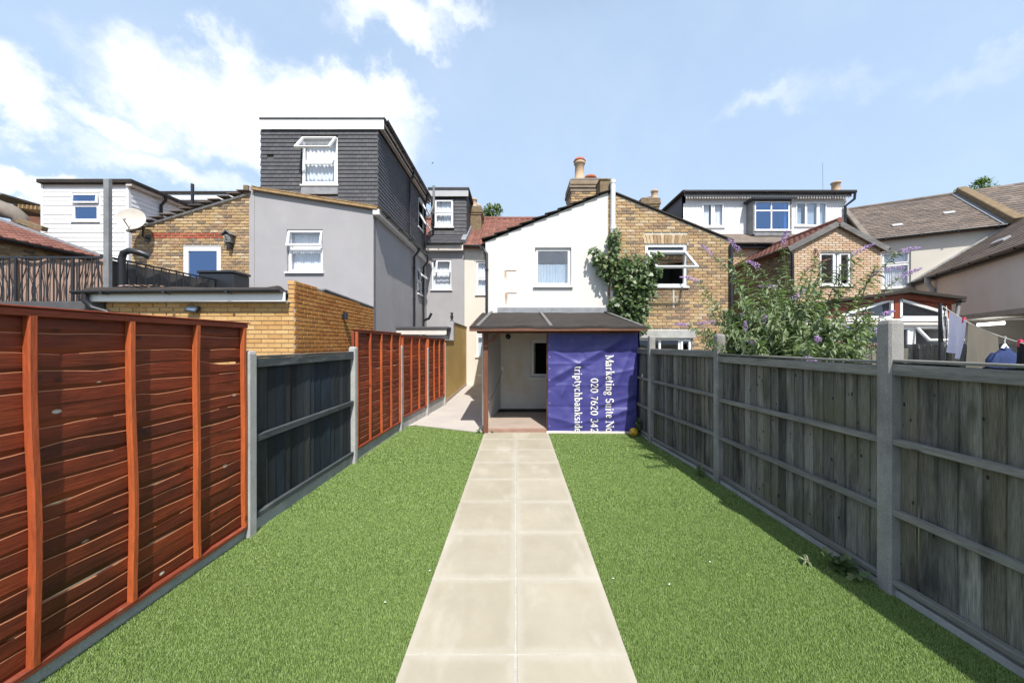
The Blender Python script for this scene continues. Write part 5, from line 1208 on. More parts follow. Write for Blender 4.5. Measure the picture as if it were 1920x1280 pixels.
# ================================================================== LEAN-TO, BANNER
def lean_to():
    t = thing('lean_to', 'lean-to shelter with dark felt roof on brown timber posts', 'shelter', (.76, 7.6, 0))
    xa, xb, yf, yb, zf, zb = -.85, 2.34, 6.46, 8.78, 2.045, 2.49
    def rp(s, q):
        x, y = xa + (xb - xa) * s, yf + (yb - yf) * q
        return Vector((x + (.06 * (1 - q)) * (1 if s > .9 else 0), y, zf + (zb - zf) * q + .010 * noise.noise((x * 3, y * 2, 0)) - (.018 * (1 - q) ** 2 * abs(math.sin(x * 2.1)))))
    part('roof_felt', MB().grid(rp, 40, 12).grid(lambda s, q: rp(s, q) - Vector((0, 0, .012)), 40, 12), 'felt', t)
    lip = MB().grid(lambda s, q: rp(s, 0) + Vector((0, -.020, .004 - .045 * q - .008 * noise.noise((s * 14, 0, 2)))), 40, 2); part('felt_lip', lip, 'felt', t)
    part('roof_board', MB().bar((xa + (xb - xa) / 2, yf + .02, zf - .045), (xa + (xb - xa) / 2, yb - .02, zb - .045), xb - xa - .02, .03), 'brown_wood', t)
    for px0, px1 in ((922, 896), (1013, 1033), (1134, 1203)):
        a = Vector((PX(px0, 8.75), 8.72, zb + .02)); b = Vector((PX(px1, 6.6), 6.58, zf + .012)); part('roof_batten', MB().bar(a, b, .07, .03, c=.008), 'old_wood', t)
    part('fascia', MB().bar((xa - .01, yf - .005, zf - .072), (xb + .07, yf - .005, zf - .062), .025, .055, c=.004), 'brown_wood', t)
    part('beam', MB().bar((xa + .1, 6.72, zf - .085), (xb - .03, 6.72, zf - .085), .06, .09, c=.005), 'brown_wood', t)
    part('side_fascia', MB().bar((xa, yf, zf - .05), (xa, yb, zb - .05), .025, .08, c=.004), 'brown_wood', t)
    px = -.585
    part('post', MB().box(px - .045, px + .045, 6.70, 6.79, .02, zf - .06, c=.006), 'post_wood', t)
    part('brace', MB().bar((px + .03, 6.745, 1.70), (px + .30, 6.745, 1.98), .05, .07, up=(0, 1, 0), c=.005), 'brown_wood', t)
    part('post', MB().box(.585, .64, 6.76, 6.84, .02, zf - .06, c=.006), 'brown_wood', t)
    part('post', MB().box(2.24, 2.31, 6.78, 6.86, .02, zf - .06, c=.006), 'brown_wood', t)
    for k in range(6):
        x = xa + .2 + k * .58; part('rafter', MB().bar((x, yf + .1, zf - .085), (x, yb - .05, zb - .085), .05, .07), 'brown_wood', t)
    s = thing('platform', 'low paved floor with timber edge under the lean-to roof', 'platform', (.7, 7.7, 0))
    part('floor', MB().box(-.62, 2.28, 6.86, 8.79, -.03, .085, c=.006), 'deck', s)
    part('edge_board', MB().box(-.64, .60, 6.775, 6.855, -.03, .080, c=.008), 'deck_edge', s)
    part('mat_strip', MB().box(-.45, 2.2, 8.42, 8.77, .0855, .10, c=.004), 'felt', s)
    c = thing('wall_lamp', 'small round dark lamp on the wall under the lean-to', 'lamp', tuple(P(953, 631, 8.72)))
    q = P(953, 631, 8.70)
    part('globe', MB().lathe([(.01, -.065), (.045, -.05), (.065, 0), (.05, .045), (.015, .062)], tuple(q), 14), 'black_plastic', c)
    part('bracket', MB().tube([q + Vector((0, 0, .03)), q + Vector((0, .09, .03))], .025, 8), 'black_plastic', c); part('back_plate', MB().box(q.x - .05, q.x + .05, 8.785, 8.797, q.z - .03, q.z + .09), 'pale_trim', c)
    a = P(942, 692, 8.55); b = P(914, 757, 7.4)
    c = thing('cable', 'thin cable sagging from a small socket on the lean-to wall', 'cable', tuple(a))
    part('wire', MB().tube([a, a.lerp(b, .3) + Vector((.02, 0, -.04)), a.lerp(b, .7) + Vector((.02, 0, -.04)), b], .007, 6), 'grey_metal', c); part('socket', MB().box(a.x - .03, a.x + .03, a.y - .02, a.y + .03, a.z - .05, a.z + .06, c=.005), 'white_plastic', c)
lean_to()

BX0, BX1, BZ0, BZ1, BY = .605, 2.325, .035, 1.985, 6.73
def bsurf(x, z):
    u, v = (x - BX0) / (BX1 - BX0), (z - BZ0) / (BZ1 - BZ0)
    def cr(a, b, w, k, sharp=1.0):
        (ax, az), (bx, bz) = a, b; dx, dz = bx - ax, bz - az; L = math.hypot(dx, dz)
        d = ((u - ax) * dz - (v - az) * dx) / L; s = ((u - ax) * dx + (v - az) * dz) / L / L
        m = max(0, min(1, min(s + .15, 1.15 - s) * 4)); return k * math.exp(-(abs(d) / w) ** 1.3) * m
    y = cr((.0, .50), (.78, .88), .035, -.026) + cr((.05, .44), (.75, .80), .05, .018) + cr((.55, .25), (1.0, .36), .03, -.022) + cr((.5, .20), (1.0, .31), .04, .016)
    y += cr((0, .665), (.5, .67), .012, -.010) + cr((0, .46), (1, .455), .012, -.008) + cr((.2, .05), (.95, .22), .04, -.024) + cr((.1, .02), (.9, .16), .05, .02)
    y += cr((.75, .45), (.95, .85), .03, -.016) + cr((.15, .35), (.22, .5), .02, -.012) + cr((0, .245), (1, .24), .012, .007) + cr((.33, 0), (.36, 1), .02, -.006)
    y += .016 * noise.noise((x * 2.2, z * 2.2, 5)) + .007 * noise.noise((x * 6, z * 5, 2))
    y += cr((.02, .80), (.45, .62), .02, -.014) + cr((.6, .55), (1.0, .62), .018, -.014) + cr((.45, .36), (.72, .52), .02, .014) + cr((.0, .15), (.4, .06), .02, -.014) + cr((.3, .95), (.42, .70), .02, .010)
    y += .012 * abs(noise.noise((x * 3.1, z * 2.6, 8))) - .010 * abs(noise.noise((x * 5.3 + z, z * 4.1, 12)))
    y -= .014 * u * math.sin(z * 7.5)
    return Vector((x - (.022 * max(0, (u - .85) / .15) * (1 - v) * 1.6), BY + y, z))
def banner():
    t = thing('banner', 'large purple-blue vinyl banner with sideways white writing, hung under the lean-to', 'banner', (1.46, BY, 0))
    part('sheet', MB().grid(lambda s, q: bsurf(BX0 + (BX1 - BX0) * s, BZ0 + (BZ1 - BZ0) * q), 110, 110), 'banner', t)
    part('side_sheet', MB().grid(lambda s, q: Vector((2.345 + .02 * math.sin(s * 9 + q * 3), 6.71 + 1.9 * s, BZ0 + 1.93 * q)), 24, 12), 'banner_dark', t)
    part('corner_flap', MB().grid(lambda s, q: Vector((BX1 - .035 + .075 * s, BY + .016 + .03 * s, .55 + 1.42 * q + .0 * s)), 3, 12), 'banner_dark', t)
    part('bottom_batten', MB().bar((BX0 - .03, BY - .005, .03), (BX1 - .11, BY - .005, .02), .03, .045, c=.004), 'pale_trim', t)
    ey = MB()
    for k in range(9):
        z = .15 + k * .22; p = bsurf(BX0 + .03, z); ey.lathe([(.006, -.002), (.012, -.003), (.016, 0)], (0, 0, 0), 10, M=Matrix.Translation(p + Vector((0, -.003, 0))) @ Matrix.Rotation(math.radians(90), 4, 'X'))
    part('eyelets', ey, 'lead', t)
    K, N, S_ = .128, .062, .062
    def arc(cx, cy, rx, ry, a0, a1, k=K, n=14):
        return [(cx + rx * math.cos(math.radians(a0 + (a1 - a0) * i / n)), cy + ry * math.sin(math.radians(a0 + (a1 - a0) * i / n)), N + (k - N) * abs(math.cos(math.radians(a0 + (a1 - a0) * i / n)))) for i in range(n + 1)]
    def ln(*p, w=K): return [(x, y, w) for x, y in p]
    def sf(x, y, w=.11): return ln((x - w, y), (x + w, y), w=S_)
    G = {
     'M': (.88, [ln((.12, 0), (.12, .68), w=N), ln((.12, .68), (.42, .06)), ln((.42, .06), (.74, .68), w=N), ln((.76, 0), (.76, .68)), sf(.12, .02), sf(.76, .02), sf(.09, .66, .08), sf(.79, .66, .08)]),
     'N': (.78, [ln((.12, 0), (.12, .68), w=N), ln((.12, .68), (.64, .03)), ln((.65, 0), (.65, .68), w=N), sf(.12, .02), sf(.10, .66), sf(.65, .66)]),
     'S': (.55, [arc(.27, .50, .17, .17, 20, 250), arc(.27, .17, .18, .17, 80, -160)]),
     'a': (.52, [arc(.19, .13, .13, .125, 60, 400), ln((.36, .0), (.36, .34)), arc(.23, .33, .13, .14, 0, 150), sf(.42, .02, .06)]),
     'r': (.44, [ln((.14, 0), (.14, .47)), arc(.28, .28, .14, .18, 150, 55), sf(.14, .02), sf(.09, .45, .06)]),
     'k': (.58, [ln((.14, 0), (.14, .72)), ln((.16, .19), (.42, .46), w=N), ln((.25, .28), (.46, .0)), sf(.14, .02), sf(.47, .02, .09), sf(.09, .70, .06), sf(.42, .46, .08)]),
     'e': (.48, [arc(.24, .235, .165, .225, 10, 320), ln((.09, .26), (.40, .26), w=N)]),
     't': (.36, [ln((.15, .10), (.15, .62)), ln((.03, .455), (.31, .455), w=S_), arc(.25, .11, .10, .10, 180, 310, .07)]),
     'i': (.31, [ln((.15, 0), (.15, .47)), sf(.15, .02), sf(.10, .45, .06), ln((.15, .59), (.15, .69), w=.12)]),
     'n': (.60, [ln((.14, 0), (.14, .47)), ln((.44, 0), (.44, .32)), arc(.30, .31, .14, .15, 0, 165), sf(.14, .02), sf(.44, .02), sf(.09, .45, .06)]),
     'g': (.52, [arc(.23, .30, .145, .165, 0, 360), arc(.23, -.09, .18, .105, 0, 360, .08), ln((.14, .12), (.13, .03), w=N), ln((.36, .42), (.46, .45), w=S_)]),
     'u': (.60, [ln((.14, .14), (.14, .47)), arc(.29, .16, .15, .15, 180, 345), ln((.45, 0), (.45, .47)), sf(.09, .45, .06), sf(.40, .45, .06), sf(.50, .02, .06)]),
     'o': (.52, [arc(.26, .235, .175, .225, 0, 360)]),
     'p': (.58, [ln((.14, -.21), (.14, .47)), arc(.29, .235, .165, .215, 150, -150), sf(.14, -.19), sf(.09, .45, .06)]),
     'y': (.54, [ln((.10, .47), (.28, .02)), ln((.46, .47), (.22, -.17), w=N), sf(.10, .45, .08), sf(.45, .45, .07), ln((.22, -.17), (.10, -.17), w=.07)]),
     'c': (.46, [arc(.25, .235, .165, .225, 45, 320)]),
     'h': (.60, [ln((.14, 0), (.14, .72)), ln((.44, 0), (.44, .32)), arc(.30, .31, .14, .15, 0, 165), sf(.14, .02), sf(.44, .02), sf(.09, .70, .06)]),
     'b': (.57, [ln((.13, 0), (.13, .72)), arc(.28, .235, .165, .225, 150, -150), sf(.08, .70, .06)]),
     's': (.42, [arc(.20, .345, .12, .115, 30, 250), arc(.20, .12, .13, .115, 80, -160)]),
     'd': (.57, [ln((.43, 0), (.43, .72)), arc(.27, .235, .165, .225, 30, 330), sf(.38, .70, .06), sf(.49, .02, .06)]),
     '0': (.58, [arc(.29, .33, .19, .325, 0, 360)]),
     '2': (.54, [arc(.26, .48, .17, .18, 160, -20), ln((.42, .42), (.10, .04), w=.07), ln((.08, .04), (.46, .04), w=.09)]),
     '7': (.52, [ln((.08, .62), (.46, .62), w=.09), ln((.44, .62), (.18, .0), w=.08)]),
     '6': (.56, [arc(.28, .21, .18, .20, 0, 360), arc(.40, .26, .30, .40, 105, 185)]),
     '3': (.52, [arc(.24, .50, .15, .155, 150, -85), arc(.24, .18, .18, .175, 85, -150)]),
     '4': (.56, [ln((.37, 0), (.37, .66)), ln((.37, .66), (.06, .20), w=N), ln((.05, .20), (.50, .20), w=.06)]),
     ' ': (.30, [])}
    def write(txt, xb, ztop, zend, size, cut=None):
        adv = sum(G[c][0] for c in txt); k = (ztop - zend) / adv; pos = 0; lay_ = 0
        for c in txt:
            a, st = G[c]; mb = MB()
            for s in st:
                lay_ += 1; pts = []
                for (p, q) in zip(s, s[1:]):
                    for j in range(4): f = j / 4; pts.append(tuple(p[i] * (1 - f) + q[i] * f for i in range(3)))
                pts.append(s[-1]); vs = []
                for i, (x, y, wd) in enumerate(pts):
                    a0, b0 = pts[max(i - 1, 0)], pts[min(i + 1, len(pts) - 1)]; dx, dy = b0[0] - a0[0], b0[1] - a0[1]; L = math.hypot(dx, dy) or 1
                    nx, ny = -dy / L * wd / 2, dx / L * wd / 2
                    for sx in (1, -1):
                        tx, ty = x + nx * sx, y + ny * sx
                        zz = max(BZ0 + .012, ztop - (pos + tx) * k); xx = xb + ty * size
                        vs.append(tuple(bsurf(xx, zz) + Vector((0, -.0075 - .00025 * (lay_ % 9), 0))))
                mb.add(vs, [(2 * i, 2 * i + 1, 2 * i + 3, 2 * i + 2) for i in range(len(pts) - 1)])
            pos += a
            if st: part('letter', mb, 'lettering', t)
    write('Marketing Suite No', 1.712, 1.505, .030, .215)
    write('020 7620 342', 1.425, 1.065, .02, .20)
    write('triptychbankside', 1.118, 1.295, .028, .195)
banner()

# ================================================================== SMALL THINGS ON AND ROUND THE HOUSES
def small():
    c = P(245, 410, 8.68)
    t = thing('satellite_dish', 'pale round satellite dish on a bracket beside the stock brick wall', 'satellite dish', tuple(c))
    n = Vector((.40, -.80, .34)).normalized(); M = Matrix.Translation(c) @ n.to_track_quat('Z', 'Y').to_matrix().to_4x4()
    prof = [(r * .27, .075 * r * r - .075) for r in (0, .25, .5, .75, 1)] + [(.278, .004), (.272, -.01)] + [(r * .262, .075 * r * r - .087) for r in (1, .5, .01)]
    part('dish', MB().lathe(prof, (0, 0, 0), 32, M=M @ Matrix.Diagonal((1, 1.1, 1, 1))), 'dish_pale', t)
    low = M @ Vector((0, -.26, -.02)); tip = M @ Vector((0, -.22, .30))
    part('arm', MB().tube([M @ Vector((0, -.1, -.08)), low, tip], .012, 8), 'grey_metal', t); part('receiver', MB().tube([tip, tip - n * .02 + (c - tip) * .2], .03, 10), 'white_plastic', t)
    w = Vector((-9.5, 9.09, PZ(447, 9.1)))
    part('bracket', MB().tube([c - n * .09, c + Vector((.12, .18, -.15)), (w.x, 8.95, w.z), w], .02, 8).box(w.x - .06, w.x + .06, 9.07, 9.098, w.z - .09, w.z + .09), 'black_plastic', t)
    b = P(427, 446, 8.98)
    t = thing('bird_box', 'small weathered bird box on the stock brick wall above the door', 'bird box', tuple(b))
    part('box', MB().box(b.x - .085, b.x + .085, 8.95, 9.09, b.z - .12, b.z + .09, c=.006), 'old_wood', t)
    part('roof', MB().bar((b.x - .13, 9.0, b.z + .07), (b.x + .005, 9.0, b.z + .18), .2, .02).bar((b.x + .13, 9.0, b.z + .07), (b.x - .005, 9.0, b.z + .182), .2, .02), 'old_wood', t)
    part('entrance', MB().lathe([(.001, 0), (.022, 0), (.024, .004)], (0, 0, 0), 12, M=Matrix.Translation((b.x, 8.916, b.z)) @ Matrix.Rotation(math.radians(90), 4, 'X')), 'black_plastic', t)
    part('mount', MB().box(b.x - .02, b.x + .06, 8.96, 9.095, b.z - .25, b.z - .142), 'black_plastic', t)
    f = P(360, 579, 5.80)
    t = thing('floodlight', 'small square floodlight below the white fascia of the brick extension', 'floodlight', tuple(f))
    Mf = Matrix.Translation(f) @ Matrix.Rotation(math.radians(8), 4, 'Y') @ Matrix.Rotation(math.radians(-28), 4, 'X')
    part('housing', MB().box(-.10, .10, -.02, .03, -.06, .06, Mf, c=.008), 'black_plastic', t); part('lens', MB().box(-.082, .082, -.026, -.021, -.045, .045, Mf), 'glass_frost', t); part('reflector', MB().box(-.08, .08, -.0209, -.0203, -.043, .043, Mf), 'grey_pvc', t)
    part('bracket', MB().bar(f + Vector((0, .02, 0)), f + Vector((0, .075, .0)), .04, .03), 'grey_metal', t)
    y = 7.46; z = PZ(592, y)
    t = thing('wall_light', 'small black cylinder light on the side of the brick extension', 'lamp', (-3.64, y, z))
    part('body', MB().tube([(-3.62, y, z - .075), (-3.62, y, z + .075)], .045, 14), 'black_plastic', t); part('mount', MB().box(-3.70, -3.64, y - .02, y + .02, z - .03, z + .03), 'black_plastic', t)
    b = P(811, 306, 30)
    t = thing('bird', 'tiny dark bird flying above the roofs left of the middle', 'bird', tuple(b))
    mb = MB(); s = .075
    pts = lambda *q: [tuple(b + Vector(v) * s) for v in q]
    mb.add(pts((-1.1, 0, -.9), (-.5, -.2, -.7), (.6, 0, .5), (1.3, 0, 1.1), (.5, .2, .3), (-.4, .2, -.8)), [(0, 1, 5), (1, 2, 4, 5), (2, 3, 4)])
    mb.add(pts((-.2, 0, -.3), (.4, 0, .2), (-.3, -1.3, 1.0)), [(0, 1, 2)]); mb.add(pts((-.2, 0, -.3), (.4, 0, .2), (.4, 1.3, .8)), [(0, 2, 1)])
    mb.tube([b + Vector(v) * s for v in ((-1, 0, -.85), (-.3, 0, -.3), (.5, 0, .4), (.9, 0, .8), (1.2, 0, 1.0))], [.01, .022, .028, .02, .004], 8)
    part('body', mb, 'bird_mat', t)
    c = P(1188, 809, 6.52); c.z = .085
    t = thing('ball', 'small yellow football with dark patches beside the banner corner', 'ball', (c.x, c.y, .01))
    part('shell', MB().lathe([(.078 * math.sin(math.pi * k / 12), -.078 * math.cos(math.pi * k / 12)) for k in range(13)], tuple(c), 22), 'ball', t)
    pm = MB()
    for k in range(12):
        zc = 1 - 2 * (k + .5) / 12; th = k * 2.399; rr = math.sqrt(1 - zc * zc); nn = Vector((rr * math.cos(th), rr * math.sin(th), zc)); a = nn.orthogonal().normalized(); bb = nn.cross(a)
        pm.add([tuple(c + (nn * .96 + (a * math.cos(q * 1.2566) + bb * math.sin(q * 1.2566)) * .3).normalized() * .0795) for q in range(5)], [(0, 1, 2, 3, 4)])
    part('patches', pm, 'black_plastic', t)
    mb = MB()
    for px, py in ((1331, 1058), (1255, 1101), (806, 1075), (722, 1135), (1150, 1090)):
        y = F * H / (py - CY); x = PX(px, y); a = R.random() * 3
        if abs(x) < PW: z = .02
        else: z = .026
        u = Vector((math.cos(a), math.sin(a), .1)) * R.uniform(.005, .010); v = Vector((-math.sin(a), math.cos(a), .05)) * .005; p = Vector((x, y, z)); mb.add([tuple(p - u), tuple(p + v), tuple(p + u), tuple(p - v)], [(0, 1, 2, 3)])
    o = solo('litter', mb, 'white_plastic', 'few tiny white scraps scattered on grass and path', 'litter', (0, 3, .02)); o['kind'] = 'stuff'
small()

def laundry():
    a, b = P(1768, 574, 6.9), P(1960, 655, 4.0); mid = [a.lerp(b, k / 10) - Vector((0, 0, .10 * math.sin(math.pi * k / 10))) for k in range(11)]
    def on(px):
        for p, q in zip(mid, mid[1:]):
            xa, xb = CX + F * p.x / p.y, CX + F * q.x / q.y
            if xa <= px <= xb: return p.lerp(q, (px - xa) / (xb - xa))
        return mid[-1]
    t = thing('washing_line', 'thin pale washing line running from the conservatory pole to the right', 'washing line', tuple(a)); part('line', MB().tube(mid, .006, 6), 'rope', t)
    t = thing('line_pole', 'slim dark pole with looped cord beside the conservatory holding the washing line', 'pole', (a.x - .03, 6.92, 0))
    part('pole', MB().tube([(a.x - .03, 6.92, 0), (a.x - .03, 6.92, a.z + .06)], .028, 10), 'black_plastic', t)
    for k in range(4): part('cord', MB().tube([(a.x - .08 + .04 * k, 6.88, a.z), (a.x - .10 + .05 * k, 6.86, a.z - .35), (a.x - .05 + .04 * k, 6.86, a.z - .7), (a.x - .02 + .02 * k, 6.88, a.z - .2)], .007, 6), 'white_plastic' if k % 2 else 'black_plastic', t)
    def cloth(name, pa, pb, drop, mat, label, seed, sway=.05, skew=0.0):
        p, q = on(pa), on(pb); d = (q - p)
        def f(s, v):
            r = p.lerp(q, s); fold = .03 * (1 - v) * math.sin(s * 11 + seed) + .02 * (1 - v) * math.sin(s * 23 + seed * 2 + v * 2)
            sag = .05 * math.sin(math.pi * s) * (v > .9) * 0
            return Vector((r.x + fold * .8 + skew * (1 - v), r.y - fold + sway * (1 - v), r.z - sag - (1 - v) * drop * (1 + .04 * math.sin(s * 3 + seed))))
        return solo(name, MB().grid(f, 26, 26), mat, label, 'laundry', tuple(p), 'washing hung on the line')
    cloth('pillowcase', 1780, 1812, .66, 'lilac_cloth', 'pale lilac cloth hanging leftmost on the washing line', 1, .06)
    cloth('sheet', 1816, 1871, .85, 'beige_cloth', 'wide beige sheet hanging in the middle of the washing line', 4, .0)
    cloth('trousers', 1908, 1935, .8, 'dark_cloth', 'black garment hanging at the right edge of the photo', 2)
    for px, lab in ((1806, 'pink clothes peg on the washing line above the lilac cloth'), (1911, 'pink clothes peg at the right end of the washing line')):
        p = on(px); t = thing('clothes_peg', lab, 'peg', tuple(p), 'pink pegs on the washing line')
        for s in (-1, 1): part('leg', MB().bar(p + Vector((s * .006, -.01, .035)), p + Vector((s * .020, -.01, -.06)), .03, .012, c=.003), 'pink_plastic', t)
        part('spring', MB().tube([p + Vector((-.02, -.02, .01)), p + Vector((.02, -.02, .01))], .012, 8), 'pink_plastic', t)
    # jacket on a hanger
    c = on(1884); top = P(1884, 652, c.y)
    t = thing('jacket', 'navy blue jacket hung on a white hanger from the washing line', 'jacket', tuple(top), 'washing hung on the line')
    sc = c.y / F
    def ring(w_, d_, z, cx=0): return [(top.x + cx + w_ * math.cos(2 * math.pi * k / 20), top.y + d_ * math.sin(2 * math.pi * k / 20), z) for k in range(20)]
    def tub(rings, mb):
        vs = [v for r in rings for v in r]; mb.add(vs, [(i * 20 + k, i * 20 + (k + 1) % 20, i * 20 + 20 + (k + 1) % 20, i * 20 + 20 + k) for i in range(len(rings) - 1) for k in range(20)], 0, True)
    z0 = top.z; mb = MB()
    tub([ring(.030, .03, z0 + .0), ring(.06, .045, z0 - .03), ring(.125, .06, z0 - .08), ring(.165, .07, z0 - .15), ring(.165, .075, z0 - .3), ring(.17, .08, z0 - .62)], mb)
    part('body', mb, 'navy_cloth', t)
    for s in (-1, 1):
        part('sleeve', MB().tube([(top.x + s * .13, top.y, z0 - .09), (top.x + s * .185, top.y - .01, z0 - .17), (top.x + s * .215, top.y - .02, z0 - .3), (top.x + s * .225, top.y - .03, z0 - .6)], [.045, .058, .055, .045], 12), 'navy_cloth', t)
    part('collar', MB().tube([(top.x - .05, top.y - .03, z0 - .03), (top.x, top.y + .03, z0 + .01), (top.x + .05, top.y - .03, z0 - .03)], .018, 8), 'navy_cloth', t)
    hg = MB().tube([(top.x - .035, top.y, z0 - .01), (top.x, top.y, z0 + .045), (top.x + .035, top.y, z0 - .01)], .018, 8).tube([(top.x, top.y, z0 + .04), (top.x, top.y, c.z - .03), (top.x + .02, top.y, c.z + .01), (top.x, top.y, c.z + .02)], .005, 6)
    part('hanger', hg, 'white_plastic', t)
laundry()

def far_fence():
    t = thing('board_fence', 'dark boarded garden fence behind the washing on the right', 'fence', (8.0, 6.5, 0))
    x0, ya, yb = 9.3, 5.4, 8.85; y = ya
    while y < yb:
        part('board', MB().box(x0, x0 + .02, y, y + .11, 0, 1.70 + R.uniform(-.02, .02), Matrix.Translation((R.uniform(0, .015), 0, 0)), R.random()), 'grey_board', t); y += .125
    for z in (.4, 1.3): part('rail', MB().bar((x0 + .05, ya, z), (x0 + .05, yb, z), .05, .07), 'grey_rail', t)
    t = thing('board_fence', 'dark cross fence of boards below the conservatory windows', 'fence', (6.8, 8.3, 0))
    x = 5.4
    while x < 9.2:
        part('board', MB().box(x, x + .11, 8.3, 8.32, 0, 1.62 + R.uniform(-.02, .02), Matrix.Translation((0, R.uniform(0, .015), 0)), R.random()), 'grey_board', t); x += .125
    part('rail', MB().bar((5.4, 8.36, 1.3), (9.25, 8.36, 1.3), .05, .07), 'grey_rail', t)
far_fence()

# ================================================================== PLANTS
TEMPL = {
 'lance': ([(0, 0, 0), (-.5, .30, .14), (0, .30, 0), (.5, .30, .14), (-.36, .65, .02), (0, .65, -.12), (.36, .65, .02), (0, 1, -.42)], [(0, 2, 1), (0, 3, 2), (1, 2, 5), (1, 5, 4), (2, 3, 6), (2, 6, 5), (4, 5, 7), (5, 6, 7)]),
 'lobed': ([(0, 0, 0), (-.36, .12, .06), (-.55, .42, .10), (-.26, .50, .03), (-.34, .80, .02), (0, 1, -.14), (.34, .80, .02), (.26, .50, .03), (.55, .42, .10), (.36, .12, .06), (0, .45, -.03)],
           [(10, i, i + 1) for i in range(9)] + [(10, 9, 0)])}
def lmat(p, d, up, L, wd):
    d = d.normalized(); s = d.cross(up)
    if s.length < 1e-3: s = d.orthogonal()
    s.normalize(); n = s.cross(d)
    return Matrix(((s.x * wd, d.x * L, n.x * L * .6, p.x), (s.y * wd, d.y * L, n.y * L * .6, p.y), (s.z * wd, d.z * L, n.z * L * .6, p.z), (0, 0, 0, 1)))
def put_leaves(parent, leaves, tmpl, mat, limit=280):
    V, Fc = TEMPL[tmpl]; V = np.array(V, np.float32); Fa = np.array(Fc, np.int32)
    def rank(l):
        c = l[0].translation; return -(l[0].col[1].xyz.length * l[0].col[0].xyz.length) / (c - Vector((0, 0, H))).length ** 2
    leaves = sorted(leaves, key=rank); base = ORG[parent.name]; T = Matrix.Translation(-base); var = []
    if limit:
        for k in range(6):
            var.append(np_mesh('leaf', V, Fa, np.full(len(Fa), k / 5), mat, True))
        for M, r in leaves[:limit]:
            o = bpy.data.objects.new('leaf', var[int(r * 5.999)]); COL.objects.link(o); o.parent = parent; o.matrix_local = T @ M
    rest = leaves[limit:]
    if rest:
        A = np.array([np.array(M) for M, r in rest], np.float32); Vh = np.concatenate([V, np.ones((len(V), 1), np.float32)], 1)
        W_ = np.einsum('nij,vj->nvi', A, Vh)[:, :, :3] - np.array(base, np.float32)
        n = len(rest); FF = (Fa[None] + (np.arange(n) * len(V))[:, None, None]).reshape(-1, 3); rr = np.repeat(np.array([r for _, r in rest], np.float32), len(Fa))
        o = bpy.data.objects.new('foliage', np_mesh('foliage', W_.reshape(-1, 3), FF, rr, mat, True)); COL.objects.link(o); o.parent = parent; o['kind'] = 'stuff'; ORG[o.name] = base
def rv(a=1.0): return Vector((R.gauss(0, 1), R.gauss(0, 1), R.gauss(0, 1))).normalized() * a

